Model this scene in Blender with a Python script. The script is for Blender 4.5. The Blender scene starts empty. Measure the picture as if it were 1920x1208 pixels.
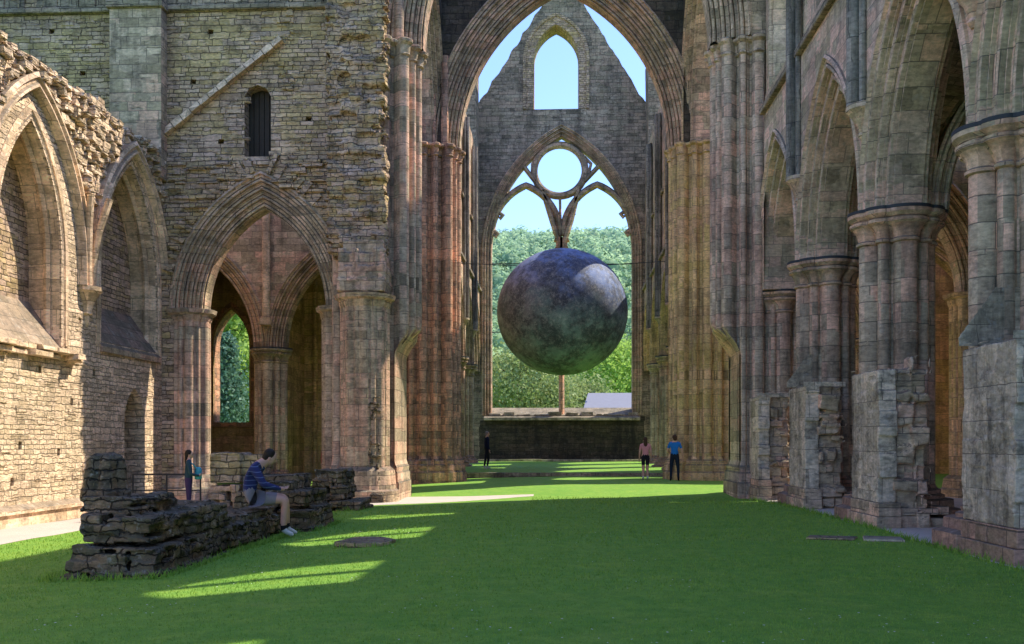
import bpy, bmesh, math, random
import numpy as np
from mathutils import Vector, Matrix, noise
from mathutils.geometry import tessellate_polygon
random.seed(7)
rng = np.random.default_rng(11)
PI = math.pi
sc = bpy.context.scene
COL = sc.collection

# ------------------------------------------------------------------ helpers
def ground_z(x, y):
    s = min(max((-x - 1.0) / 10.0, 0.0), 1.0)
    return -0.34 * s - .13*math.exp(-((y-27.5)/3.6)**2)*(1-.6*s)

class MB:
    def __init__(self):
        self.v = []; self.f = []; self.m = []
    def add(self, vs, fs, mi=0):
        o = len(self.v)
        self.v += [tuple(p) for p in vs]
        self.f += [tuple(i + o for i in f) for f in fs]
        self.m += [mi] * len(fs)
    def box(self, x0, x1, y0, y1, z0, z1, j=0.0, mi=0):
        r = lambda: random.uniform(-j, j) if j else 0.0
        vs = [(x + r(), y + r(), z + r()) for x, y, z in
              [(x0,y0,z0),(x1,y0,z0),(x1,y1,z0),(x0,y1,z0),(x0,y0,z1),(x1,y0,z1),(x1,y1,z1),(x0,y1,z1)]]
        self.add(vs, [(3,2,1,0),(4,5,6,7),(0,1,5,4),(1,2,6,5),(2,3,7,6),(3,0,4,7)], mi)
    def loft(self, rings, cap=True, mi=0):
        n = len(rings[0]); vs = [p for r in rings for p in r]; fs = []
        for k in range(len(rings) - 1):
            for i in range(n):
                j = (i + 1) % n
                fs.append((k*n+i, k*n+j, (k+1)*n+j, (k+1)*n+i))
        if cap:
            fs.append(tuple(range(n))[::-1]); fs.append(tuple((len(rings)-1)*n + i for i in range(n)))
        self.add(vs, fs, mi)
    def tube(self, pts, r, n=8, mi=0):
        rings = []
        for k, p in enumerate(pts):
            p = Vector(p)
            a = Vector(pts[max(k-1, 0)]); b = Vector(pts[min(k+1, len(pts)-1)])
            d = (b - a).normalized()
            up = Vector((0,0,1)) if abs(d.z) < .9 else Vector((1,0,0))
            s = d.cross(up).normalized(); t = s.cross(d)
            rr = r[k] if isinstance(r, (list, tuple)) else r
            rings.append([tuple(p + rr*(math.cos(2*PI*i/n)*s + math.sin(2*PI*i/n)*t)) for i in range(n)])
        self.loft(rings, True, mi)
    def build(self, name, mat, parent=None, smooth=None, bevel=None, erode=None):
        me = bpy.data.meshes.new(name)
        me.from_pydata(self.v, [], self.f)
        for mm in (mat if isinstance(mat, (list, tuple)) else [mat]): me.materials.append(mm)
        if any(self.m): me.polygons.foreach_set('material_index', self.m)
        bm = bmesh.new(); bm.from_mesh(me)
        bmesh.ops.recalc_face_normals(bm, faces=bm.faces)
        bm.to_mesh(me); bm.free()
        if smooth:
            me.polygons.foreach_set('use_smooth', [True]*len(me.polygons))
            me.set_sharp_from_angle(angle=math.radians(smooth))
        me.update()
        ob = bpy.data.objects.new(name, me); COL.objects.link(ob)
        if bevel:
            b = ob.modifiers.new('bevel', 'BEVEL'); b.width = bevel; b.segments = 2; b.limit_method = 'ANGLE'; b.angle_limit = 0.6
        if erode:
            rm = ob.modifiers.new('fuse', 'REMESH'); rm.mode = 'VOXEL'; rm.voxel_size = erode[0]; rm.use_smooth_shade = True
            for sc_, st_ in ((.45, erode[1]*1.3), (.16, erode[1]*.9), (.05, erode[1]*.45)):
                tx = bpy.data.textures.new('erosion', 'CLOUDS'); tx.noise_scale = sc_; tx.noise_depth = 3
                dp = ob.modifiers.new('wear', 'DISPLACE'); dp.texture = tx; dp.strength = st_; dp.mid_level = .5; dp.texture_coords = 'LOCAL'
        if parent is not None: ob.parent = parent
        return ob

def tag(o, label=None, cat=None, group=None, kind=None):
    if label: o['label'] = label
    if cat: o['category'] = cat
    if group: o['group'] = group
    if kind: o['kind'] = kind
    return o
def thing(name, label, cat, group=None):
    o = bpy.data.objects.new(name, None); COL.objects.link(o)
    o.empty_display_size = .3
    return tag(o, label, cat, group)
def dup(root, dx, dy, dz=0, label=None, name=None):
    r = root.copy(); COL.objects.link(r); r.location = root.location + Vector((dx, dy, dz))
    if label: r['label'] = label
    if name: r.name = name
    for ch in [c for c in bpy.data.objects if c.parent == root]:
        c = ch.copy(); COL.objects.link(c); c.parent = r
        for g in [q for q in bpy.data.objects if q.parent == ch]:
            d = g.copy(); COL.objects.link(d); d.parent = c
    return r

# planes: 'Y' wall -> s is X, depth runs along Y ; 'X' wall -> s is Y, depth runs along X
def mapper(plane, face, dr):
    if plane == 'Y': return lambda s, z, d: (s, face + d*dr, z)
    return lambda s, z, d: (face + d*dr, s, z)
def half_arc(a, rise, off, n, t1=1.0):
    """left half of a pointed arch: (s,z) relative to centre/springing, from foot to apex"""
    c = (rise*rise - a*a) / (2*a); R = a + c + off
    end = math.acos(max(-1, min(1, -c / R)))      # angle where s = 0
    out = []
    for i in range(n + 1):
        th = PI + (end - PI) * (i / n) * t1
        out.append((c + R*math.cos(th), R*math.sin(th)))
    return out
def arch_line(cx, a, z0, rise, off=0.0, n=12, zbot=None):
    L = half_arc(a, rise, off, n)
    pts = [(cx + s, z0 + z) for s, z in L] + [(cx - s, z0 + z) for s, z in L[::-1][1:]]
    if zbot is not None: pts = [(pts[0][0], zbot)] + pts + [(pts[-1][0], zbot)]
    return pts
def profile(w, T, orders=2, soffit=.35, hood=True):
    ds = (T - soffit) / 2 / orders; rs = w / orders
    p = []
    if hood: p += [(w+.09, .04), (w+.09, -.05), (w+.03, -.08), (w, -.01)]
    for i in range(orders):
        r0 = w - i*rs; d0 = i*ds - .01
        p.append((r0, d0)); p.append((r0 - .3*rs, d0))
        q = .22 * min(rs, ds*1.6); cr = r0 - .62*rs; cd = d0 + .18*ds
        p.append((r0 - .30*rs, d0 + .70*ds))
        for a in (-40, -90, -140, -190):
            p.append((cr + q*math.cos(math.radians(a)), cd + q*math.sin(math.radians(a))))
        p.append((r0 - rs*.80, d0 + .95*ds))
        p.append((r0 - rs*.93, d0 + .55*ds)); p.append((r0 - rs, d0 + .58*ds)); p.append((r0 - rs, d0 + ds))
    return p + [(r, T - d) for r, d in p[::-1]]
def sweep_arch(mb, mp, cx, a, z0, rise, prof, n=14, zbot=None, sides=(-1, 1), t1=1.0):
    for sd in sides:
        cols = []
        for r, d in prof:
            L = half_arc(a, rise, r, n, t1)
            c = [mp(cx - sd*s if sd > 0 else cx + s, z0 + z, d) for s, z in L]
            if zbot is not None:
                s0 = L[0][0]; c = [mp(cx - sd*s0 if sd > 0 else cx + s0, zbot, d)] + c
            cols.append(c)
        m = len(cols[0]); vs = [p for c in cols for p in c]; fs = []
        for k in range(len(cols) - 1):
            for i in range(m - 1):
                fs.append((k*m+i, k*m+i+1, (k+1)*m+i+1, (k+1)*m+i))
        mb.add(vs, fs)
def slab(mb, mp, outer, holes, d0, d1, mi=0):
    loops = [outer] + list(holes)
    tri = tessellate_polygon([[Vector((s, z, 0)) for s, z in l] for l in loops])
    flat = [p for l in loops for p in l]; n = len(flat)
    vs = [mp(s, z, d0) for s, z in flat] + [mp(s, z, d1) for s, z in flat]
    fs = [tuple(t) for t in tri] + [tuple(i + n for i in t[::-1]) for t in tri]
    o = 0
    for l in loops:
        k = len(l)
        for i in range(k):
            j = (i + 1) % k
            fs.append((o+i, o+j, n+o+j, n+o+i))
        o += k
    mb.add(vs, fs, mi)
def ragged(s0, s1, z, amp=.25, step=.35, seed=0):
    """jagged top edge, from s0 to s1"""
    r = random.Random(seed); out = []; s = s0; sg = 1 if s1 > s0 else -1
    zz = z if callable(z) else (lambda q: z)
    while (s1 - s)*sg > .02:
        h = zz(s) + r.uniform(-amp, amp); w = r.uniform(.5, 1.5)*step
        e = s + sg*w
        if (s1 - e)*sg < .1: e = s1
        out += [(s, h), (e - sg*.01, h + r.uniform(-.04, .04))]; s = e
    return out
def rubble(mb, mp, s0, s1, z0, z1, test=None, proud=.12, back=.15, h=(.1,.24), L=(.2,.6), skip=.1, jit=.012):
    z = z0
    while z < z1:
        hh = random.uniform(*h); s = s0 + random.uniform(-.2, 0)
        while s < s1:
            ll = random.uniform(*L); a, b = max(s, s0), min(s + ll, s1)
            if b - a > .06 and random.random() > skip and (test is None or test((a+b)/2, z+hh/2)):
                d = -random.uniform(-.04, proud)*random.uniform(.4, 1)
                g = .008
                q = lambda: random.uniform(-jit, jit)
                c = [(a+g,z+g),(b-g,z+g),(b-g,z+hh-g),(a+g,z+hh-g)]
                c = [(x+q(), y+q()) for x, y in c]
                e = random.uniform(.015, .035)
                k = [(min(max(x, a+e), b-e), min(max(y, z+e), z+hh-e)) for x, y in c]
                vs = [mp(x, y, back) for x, y in c] + [mp(x, y, d+e*.8+q()) for x, y in c] + [mp(x, y, d+q()*.7) for x, y in k]
                mb.add(vs, [(0,1,5,4),(1,2,6,5),(2,3,7,6),(3,0,4,7),(4,5,9,8),(5,6,10,9),(6,7,11,10),(7,4,8,11),(8,9,10,11)])
            s += ll
        z += hh
def blocks(mb, x0, x1, y0, y1, z0, z1, h=.16, L=.38, jit=.03, inset=0.0, skip=0.0):
    """solid pile of irregular squared stones"""
    z = z0
    while z < z1 - .03:
        hh = min(random.uniform(.75, 1.25)*h, z1 - z)
        t = (z - z0)/(z1 - z0); q = inset*t
        y = y0 + q
        while y < y1 - q:
            w = random.uniform(.7, 1.3)*L
            if y1 - q - y - w < .15: w = y1 - q - y
            x = x0 + q
            while x < x1 - q:
                l = random.uniform(.6, 1.4)*L
                if x1 - q - x - l < .15: l = x1 - q - x
                if random.random() >= skip*t:
                    o = random.uniform(-jit, jit); p = random.uniform(-jit, jit)
                    g = random.uniform(.010, .024)
                    mb.box(x+g+o, x+l-g+o, y+g+p, y+w-g+p, z-.005, z+hh-.022+random.uniform(-.03,.015), .02)
                x += l
            y += w
        z += hh
def plan(circ, n=96):
    out = []
    for i in range(n):
        th = 2*PI*i/n; dx, dy = math.cos(th), math.sin(th); best = .05
        for cx, cy, r in circ:
            b = dx*cx + dy*cy; disc = r*r - (cx*cx + cy*cy) + b*b
            if disc >= 0: best = max(best, b + math.sqrt(disc))
        out.append((th, best))
    return out
def ring(pl, cx, cy, z, add=0.0, sm=0.0):
    mx = max(r for _, r in pl)
    return [(cx + (r*(1-sm) + mx*sm + add)*math.cos(t), cy + (r*(1-sm) + mx*sm + add)*math.sin(t), z) for t, r in pl]

# ------------------------------------------------------------------ materials
def nt(mat):
    mat.use_nodes = True; t = mat.node_tree; t.nodes.clear(); return t
def N(t, kind, **kw):
    n = t.nodes.new(kind)
    for k, v in kw.items():
        if k in n.inputs: n.inputs[k].default_value = v
        else: setattr(n, k, v)
    return n
def mixc(t, fac, a, b, mode='MIX'):
    n = t.nodes.new('ShaderNodeMix'); n.data_type = 'RGBA'; n.blend_type = mode
    for sock, val in ((n.inputs[0], fac), (n.inputs[6], a), (n.inputs[7], b)):
        if hasattr(val, 'is_output'): t.links.new(val, sock)
        elif isinstance(val, tuple): sock.default_value = (*val, 1) if len(val) == 3 else val
        else: sock.default_value = val
    return n.outputs[2]
def math_(t, op, a, b=None, c=None, clamp=False):
    n = t.nodes.new('ShaderNodeMath'); n.operation = op; n.use_clamp = clamp
    for i, v in enumerate((a, b, c)):
        if v is None: continue
        if hasattr(v, 'is_output'): t.links.new(v, n.inputs[i])
        else: n.inputs[i].default_value = v
    return n.outputs[0]
def ramp(t, x, stops):
    n = t.nodes.new('ShaderNodeValToRGB'); t.links.new(x, n.inputs[0])
    e = n.color_ramp.elements
    while len(e) < len(stops): e.new(.5)
    for el, (p, c) in zip(e, stops):
        el.position = p; el.color = (*c, 1) if isinstance(c, tuple) else (c, c, c, 1)
    return n.outputs[0]
def noise_(t, vec, scale, detail=4, rough=.55, stretch=None, off=0.0):
    if stretch or off:
        m = N(t, 'ShaderNodeMapping'); t.links.new(vec, m.inputs[0])
        m.inputs['Scale'].default_value = stretch or (1,1,1); m.inputs['Location'].default_value = (off, off*1.7, off*.6)
        vec = m.outputs[0]
    n = N(t, 'ShaderNodeTexNoise'); t.links.new(vec, n.inputs['Vector'])
    n.inputs['Scale'].default_value = scale; n.inputs['Detail'].default_value = detail; n.inputs['Roughness'].default_value = rough
    return n.outputs[0]

def stone(name, c1, c2, tint_a, tint_b, mortar, bw=.42, bh=.17, ta=.6, tb=.6, dark=.6, lich=.35, bump=.5, msize=.014, distort=.03, streak=.6, lichcol=(.42,.42,.38), gain=1.0, joints=True, mixs=1.0, band=.45, mw=.7, lsc=5.5):
    m = bpy.data.materials.new(name); t = nt(m)
    out = N(t, 'ShaderNodeOutputMaterial'); bs = N(t, 'ShaderNodeBsdfPrincipled')
    bs.inputs['Roughness'].default_value = .92; bs.inputs['Specular IOR Level'].default_value = .12
    t.links.new(bs.outputs[0], out.inputs[0])
    g = N(t, 'ShaderNodeNewGeometry'); P = g.outputs['Position']
    sp = N(t, 'ShaderNodeSeparateXYZ'); t.links.new(P, sp.inputs[0])
    sn = N(t, 'ShaderNodeSeparateXYZ'); t.links.new(g.outputs['True Normal'], sn.inputs[0])
    ax = math_(t, 'ABSOLUTE', sn.outputs[0]); ay = math_(t, 'ABSOLUTE', sn.outputs[1]); az = math_(t, 'ABSOLUTE', sn.outputs[2])
    selx = math_(t, 'GREATER_THAN', ax, ay)
    u = math_(t, 'ADD', math_(t, 'MULTIPLY', selx, sp.outputs[1]), math_(t, 'MULTIPLY', math_(t, 'SUBTRACT', 1.0, selx), sp.outputs[0]))
    flat = math_(t, 'GREATER_THAN', az, .75)
    # horizontal faces use (x,y)
    u2 = math_(t, 'ADD', math_(t, 'MULTIPLY', flat, sp.outputs[0]), math_(t, 'MULTIPLY', math_(t, 'SUBTRACT', 1.0, flat), u))
    v2 = math_(t, 'ADD', math_(t, 'MULTIPLY', flat, sp.outputs[1]), math_(t, 'MULTIPLY', math_(t, 'SUBTRACT', 1.0, flat), sp.outputs[2]))
    n1 = noise_(t, P, 1.7, 3); n1b = noise_(t, P, 6.0, 3, off=4)
    du = math_(t, 'MULTIPLY', math_(t, 'SUBTRACT', n1, .5), distort*8)
    dv = math_(t, 'MULTIPLY', math_(t, 'SUBTRACT', n1b, .5), distort*2.4)
    cv = N(t, 'ShaderNodeCombineXYZ')
    t.links.new(math_(t, 'ADD', u2, du), cv.inputs[0]); t.links.new(math_(t, 'ADD', v2, dv), cv.inputs[1])
    mask = ramp(t, noise_(t, P, .9, 4, .7, stretch=(.6,.6,1.6), off=40), [(.50, 0.0), (.54, 1.0)])
    def brick(k, loc, cols, ms):
        b = N(t, 'ShaderNodeTexBrick', offset=.43, squash=.75, squash_frequency=3); mm = N(t, 'ShaderNodeMapping'); t.links.new(cv.outputs[0], mm.inputs[0]); mm.inputs['Location'].default_value = loc
        t.links.new(mm.outputs[0], b.inputs['Vector'])
        for nm_, c_ in zip(('Color1', 'Color2', 'Mortar'), cols): b.inputs[nm_].default_value = (*c_, 1)
        b.inputs['Scale'].default_value = 1; b.inputs['Mortar Size'].default_value = ms; b.inputs['Mortar Smooth'].default_value = .6
        b.inputs['Brick Width'].default_value = bw*k; b.inputs['Row Height'].default_value = bh*k; b.inputs['Bias'].default_value = 0
        return b
    cols = (c1, c2, mortar); bwc = ((0,0,0), (1,1,1), (.5,.5,.5)); K2 = 1 + .6*mixs
    A1 = brick(1, (0,0,0), cols, msize); B1 = brick(K2, (.13,.07,0), cols, msize)
    A2 = brick(1, (bw*40, bh*36, 0), bwc, 0.0); B2 = brick(K2, (.13+bw*K2*40, .07+bh*K2*36, 0), bwc, 0.0)
    col = mixc(t, mask, A1.outputs[0], B1.outputs[0]); rnd = mixc(t, mask, A2.outputs[0], B2.outputs[0]); mort = mixc(t, mask, A1.outputs[1], B1.outputs[1])
    if not joints: mort = math_(t, 'MULTIPLY', mort, 0.0); col = mixc(t, noise_(t, P, 2.2, 4, .6, off=50), c1, c2); rnd = noise_(t, P, 3.1, 3, .6, off=60)
    big = noise_(t, P, .35, 5, .65); big2 = noise_(t, P, .5, 5, .65, off=31)
    # patches of tint modulated stone by stone
    fa = ramp(t, math_(t, 'ADD', big, math_(t, 'MULTIPLY', math_(t, 'SUBTRACT', rnd, .5), .35)), [(.46, 0.0), (.62, 1.0)])
    fb = ramp(t, math_(t, 'ADD', big2, math_(t, 'MULTIPLY', math_(t, 'SUBTRACT', rnd, .5), -.3)), [(.48, 0.0), (.66, 1.0)])
    col = mixc(t, math_(t, 'MULTIPLY', fa, ta), col, tint_a)
    col = mixc(t, math_(t, 'MULTIPLY', fb, tb), col, tint_b)
    wn = N(t, 'ShaderNodeTexWhiteNoise'); wn.noise_dimensions = '2D'
    cw = N(t, 'ShaderNodeCombineXYZ'); t.links.new(math_(t, 'FLOOR', math_(t, 'DIVIDE', math_(t, 'ADD', v2, dv), bh)), cw.inputs[0]); t.links.new(math_(t, 'FLOOR', math_(t, 'MULTIPLY', math_(t, 'ADD', u2, n1), .6)), cw.inputs[1])
    t.links.new(cw.outputs[0], wn.inputs[0])
    val = math_(t, 'ADD', math_(t, 'MULTIPLY', rnd, .75), math_(t, 'ADD', math_(t, 'MULTIPLY', wn.outputs[0], band), 1.0-band/2))
    fine = noise_(t, P, 9, 8, .7, stretch=(1, 1, 2.2))
    val = math_(t, 'MULTIPLY', val, math_(t, 'ADD', math_(t, 'MULTIPLY', fine, 1.9), .05))
    cx = N(t, 'ShaderNodeCombineXYZ')
    for i, k_ in enumerate((1.80, 1.56, 1.29)): t.links.new(math_(t, 'MULTIPLY', val, k_*gain), cx.inputs[i])
    col = mixc(t, 1.0, col, cx.outputs[0], 'MULTIPLY')
    st = ramp(t, noise_(t, P, 1.1, 6, .7, stretch=(1.6, 1.6, .22), off=9), [(.46, 0.0), (.68, 1.0)])
    col = mixc(t, math_(t, 'MULTIPLY', st, min(1, streak*1.5)), col, (.035,.033,.03))
    blot = ramp(t, noise_(t, P, 2.6, 8, .75, stretch=(1,1,1.6), off=3), [(.50, 0.0), (.64, 1.0)])
    col = mixc(t, math_(t, 'MULTIPLY', blot, min(1, dark*1.4)), col, (.04,.037,.033))
    pale = ramp(t, noise_(t, P, lsc, 6, .7, off=17), [(.56, 0.0), (.70, 1.0)])
    col = mixc(t, math_(t, 'MULTIPLY', pale, lich), col, lichcol)
    # tops: dark moss, lichen
    up = math_(t, 'MULTIPLY', math_(t, 'GREATER_THAN', sn.outputs[2], .5), .65)
    col = mixc(t, up, col, mixc(t, pale, (.11,.105,.085), (.33,.33,.29)))
    col = mixc(t, math_(t, 'MULTIPLY', mort, mw), col, mortar)
    t.links.new(col, bs.inputs['Base Color'])
    hgt = math_(t, 'SUBTRACT', math_(t, 'ADD', math_(t, 'MULTIPLY', fine, .8), math_(t, 'MULTIPLY', rnd, .35)), math_(t, 'MULTIPLY', mort, .7))
    hgt = math_(t, 'ADD', hgt, math_(t, 'MULTIPLY', noise_(t, P, 28, 5, .7), .3))
    bn = N(t, 'ShaderNodeBump'); bn.inputs['Strength'].default_value = bump; bn.inputs['Distance'].default_value = .06
    t.links.new(hgt, bn.inputs['Height']); t.links.new(bn.outputs[0], bs.inputs['Normal'])
    return m

def simple(name, col, rough=.8, var=.25, scale=6, spec=.2, metal=0.0):
    m = bpy.data.materials.new(name); t = nt(m)
    out = N(t, 'ShaderNodeOutputMaterial'); bs = N(t, 'ShaderNodeBsdfPrincipled')
    t.links.new(bs.outputs[0], out.inputs[0])
    g = N(t, 'ShaderNodeTexCoord')
    f = noise_(t, g.outputs['Object'], scale, 5, .6)
    dk = tuple(c*(1-var) for c in col); lt = tuple(min(1, c*(1+var)) for c in col)
    t.links.new(mixc(t, f, dk, lt), bs.inputs['Base Color'])
    bs.inputs['Roughness'].default_value = rough; bs.inputs['Specular IOR Level'].default_value = spec; bs.inputs['Metallic'].default_value = metal
    return m

M = {}
M['main'] = stone('sandstone_grey_brown', (.27,.235,.195), (.19,.165,.14), (.25,.17,.14), (.25,.225,.155), (.11,.095,.08), bw=.55, bh=.26, ta=.75, tb=.45, dark=.35, lich=.25, bump=.45, msize=.010, distort=.012, streak=.4)
M['arcade'] = stone('sandstone_pinkish_grey', (.27,.24,.205), (.20,.175,.155), (.25,.175,.15), (.25,.24,.15), (.13,.115,.10), bw=.6, bh=.34, ta=.75, tb=.4, dark=.25, lich=.3, bump=.35, msize=.009, distort=.008, streak=.3)
M['pier'] = stone('pier_sandstone', (.27,.24,.205), (.20,.175,.155), (.25,.17,.145), (.24,.225,.17), (.11,.10,.085), bw=1.9, bh=.36, ta=.8, tb=.35, dark=.3, lich=.3, bump=.4, msize=.010, distort=.006, streak=.45, band=.6, mixs=0.0)
M['rubble'] = stone('coursed_rubble_brown', (.29,.235,.17), (.185,.15,.125), (.20,.165,.155), (.30,.255,.13), (.085,.07,.055), bw=.36, bh=.12, ta=.6, tb=.6, dark=.4, lich=.3, bump=.8, msize=.014, distort=.035, streak=.25)
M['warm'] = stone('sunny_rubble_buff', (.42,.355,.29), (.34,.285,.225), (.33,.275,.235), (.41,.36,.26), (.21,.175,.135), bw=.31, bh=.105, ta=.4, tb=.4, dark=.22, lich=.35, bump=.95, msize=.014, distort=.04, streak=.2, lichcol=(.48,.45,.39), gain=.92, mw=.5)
M['warmtrim'] = stone('buff_dressed_stone', (.38,.31,.24), (.30,.24,.19), (.28,.23,.20), (.33,.28,.19), (.15,.12,.09), bw=.5, bh=.34, ta=.5, tb=.3, dark=.3, lich=.3, bump=.4, msize=.008, distort=.01, streak=.3)
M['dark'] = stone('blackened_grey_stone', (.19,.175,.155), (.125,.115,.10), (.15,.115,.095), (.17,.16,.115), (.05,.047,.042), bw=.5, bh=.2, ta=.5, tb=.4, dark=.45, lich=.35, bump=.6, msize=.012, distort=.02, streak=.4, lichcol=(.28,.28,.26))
M['ruin'] = stone('black_lichened_stone', (.13,.115,.095), (.065,.06,.052), (.14,.10,.06), (.10,.105,.055), (.03,.028,.025), bw=.36, bh=.12, ta=.5, tb=.5, dark=.6, lich=.75, bump=1.0, msize=.012, distort=.06, streak=.35, lichcol=(.46,.44,.38), gain=1.0, lsc=9)
M['black'] = stone('near_black_stone', (.07,.065,.06), (.045,.042,.04), (.06,.05,.04), (.06,.06,.04), (.03,.028,.026), bw=.5, bh=.22, dark=.5, lich=.15, bump=.6, gain=.75)  # near-black base; below the east window this colour is painted-in shade
M['pale'] = stone('pale_grey_ashlar', (.29,.275,.245), (.23,.22,.195), (.24,.205,.175), (.27,.255,.18), (.12,.105,.09), bw=.75, bh=.42, ta=.35, tb=.3, dark=.45, lich=.6, bump=.5, msize=.006, distort=.012, streak=.5, lichcol=(.42,.41,.38))
M['red'] = stone('red_brown_plinth_stone', (.20,.14,.12), (.15,.105,.095), (.19,.125,.105), (.16,.14,.10), (.08,.065,.06), bw=.7, bh=.4, dark=.25, lich=.1, bump=.35, distort=.008, streak=.2)
M['yellow'] = stone('ochre_lichened_stone', (.31,.255,.155), (.22,.175,.12), (.22,.15,.115), (.31,.27,.125), (.12,.10,.075), bw=1.4, bh=.34, ta=.45, tb=.65, dark=.25, lich=.2, bump=.45, msize=.009, distort=.012, streak=.4)
M['redpier'] = stone('deep_red_sandstone', (.28,.195,.155), (.20,.145,.125), (.29,.17,.125), (.22,.18,.14), (.09,.07,.06), bw=.5, bh=.26, ta=.8, tb=.4, dark=.35, lich=.2, bump=.5, msize=.011, distort=.012, streak=.35)
M['lead'] = simple('dark_weathered_slate', (.045,.05,.055), .6, .4, 9)
M['wood'] = simple('old_dark_oak', (.05,.04,.032), .7, .4, 12)
M['iron'] = simple('dark_iron', (.03,.03,.03), .5, .2, 10, .4)
M['slate'] = simple('grey_slate_roof', (.30,.29,.33), .6, .12, 4)
M['render'] = simple('cream_rendered_wall', (.55,.5,.42), .8, .1, 4)

def grass_mat(name, blades=False):
    m = bpy.data.materials.new(name); t = nt(m)
    out = N(t, 'ShaderNodeOutputMaterial'); bs = N(t, 'ShaderNodeBsdfPrincipled')
    t.links.new(bs.outputs[0], out.inputs[0])
    P = N(t, 'ShaderNodeNewGeometry').outputs['Position']
    big = noise_(t, P, .28, 4, .6); mid = noise_(t, P, 1.9, 5, .65, off=7); fine = noise_(t, P, 45, 4, .8, off=3)
    c = mixc(t, ramp(t, big, [(.35, 0.0), (.65, 1.0)]), (.21,.41,.06), (.28,.48,.075))
    c = mixc(t, ramp(t, mid, [(.42, 0.0), (.72, 1.0)]), c, (.35,.50,.08))
    mot = ramp(t, noise_(t, P, 5.5, 5, .75, off=14), [(.40, 0.0), (.62, 1.0)])
    c = mixc(t, math_(t, 'MULTIPLY', math_(t, 'SUBTRACT', 1.0, mot), .45), c, (.09,.25,.04))
    dry = ramp(t, noise_(t, P, .9, 6, .7, off=21), [(.58, 0.0), (.75, 1.0)])
    c = mixc(t, math_(t, 'MULTIPLY', dry, .45), c, (.40,.44,.12))
    if not blades:
        c = mixc(t, ramp(t, fine, [(.35, 0.0), (.7, 1.0)]), mixc(t, .5, c, (.085,.20,.03)), c)
    else:
        oi = N(t, 'ShaderNodeTexWhiteNoise'); oi.noise_dimensions = '3D'
        sv = N(t, 'ShaderNodeVectorMath', operation='SNAP'); t.links.new(P, sv.inputs[0]); sv.inputs[1].default_value = (.04,.04,5)
        t.links.new(sv.outputs[0], oi.inputs[0])
        c = mixc(t, math_(t, 'MULTIPLY', oi.outputs[0], .5), c, (.44,.58,.10))
        c = mixc(t, math_(t, 'MULTIPLY', math_(t, 'LESS_THAN', oi.outputs[0], .22), .5), c, (.09,.22,.03))
    t.links.new(c, bs.inputs['Base Color'])
    bs.inputs['Roughness'].default_value = .75; bs.inputs['Specular IOR Level'].default_value = .1
    if blades:
        tr = N(t, 'ShaderNodeBsdfTranslucent'); t.links.new(c, tr.inputs[0])
        mx = N(t, 'ShaderNodeMixShader'); mx.inputs[0].default_value = .3
        t.links.new(bs.outputs[0], mx.inputs[1]); t.links.new(tr.outputs[0], mx.inputs[2]); t.links.new(mx.outputs[0], out.inputs[0])
    else:
        bn = N(t, 'ShaderNodeBump'); bn.inputs['Strength'].default_value = .7; bn.inputs['Distance'].default_value = .03
        t.links.new(math_(t, 'ADD', fine, mid), bn.inputs['Height']); t.links.new(bn.outputs[0], bs.inputs['Normal'])
    return m
M['lawn'] = grass_mat('mown_lawn'); M['blade'] = grass_mat('grass_blades', True)

def gravel():
    m = bpy.data.materials.new('pale_gravel'); t = nt(m)
    out = N(t, 'ShaderNodeOutputMaterial'); bs = N(t, 'ShaderNodeBsdfPrincipled'); t.links.new(bs.outputs[0], out.inputs[0])
    P = N(t, 'ShaderNodeNewGeometry').outputs['Position']
    c = mixc(t, noise_(t, P, 60, 4, .8), (.40,.34,.29), (.62,.54,.46))
    c = mixc(t, ramp(t, noise_(t, P, 1.2, 5, .6), [(.4, 0.0), (.7, 1.0)]), c, (.56,.48,.41))
    t.links.new(c, bs.inputs['Base Color']); bs.inputs['Roughness'].default_value = .95
    bn = N(t, 'ShaderNodeBump'); bn.inputs['Strength'].default_value = .5; bn.inputs['Distance'].default_value = .02
    t.links.new(noise_(t, P, 70, 3, .8), bn.inputs['Height']); t.links.new(bn.outputs[0], bs.inputs['Normal'])
    return m
M['gravel'] = gravel()

def leaf_mat(name, ca, cb, trans=.35):
    m = bpy.data.materials.new(name); t = nt(m)
    out = N(t, 'ShaderNodeOutputMaterial'); bs = N(t, 'ShaderNodeBsdfPrincipled')
    P = N(t, 'ShaderNodeNewGeometry').outputs['Position']
    c = mixc(t, ramp(t, noise_(t, P, .9, 4, .7), [(.35, 0.0), (.65, 1.0)]), ca, cb)
    t.links.new(c, bs.inputs['Base Color']); bs.inputs['Roughness'].default_value = .6; bs.inputs['Specular IOR Level'].default_value = .2
    tr = N(t, 'ShaderNodeBsdfTranslucent'); t.links.new(c, tr.inputs[0])
    mx = N(t, 'ShaderNodeMixShader'); mx.inputs[0].default_value = trans
    t.links.new(bs.outputs[0], mx.inputs[1]); t.links.new(tr.outputs[0], mx.inputs[2]); t.links.new(mx.outputs[0], out.inputs[0])
    return m
M['leaf_bright'] = leaf_mat('bright_leaves', (.26,.42,.08), (.42,.56,.13), .5)
M['leaf_mid'] = leaf_mat('mid_leaves', (.20,.27,.09), (.40,.46,.18))
M['leaf_blue'] = leaf_mat('bluish_conifer_leaves', (.10,.20,.14), (.18,.30,.20))
M['bark'] = simple('bark', (.10,.08,.06), .9, .3, 5)

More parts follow.
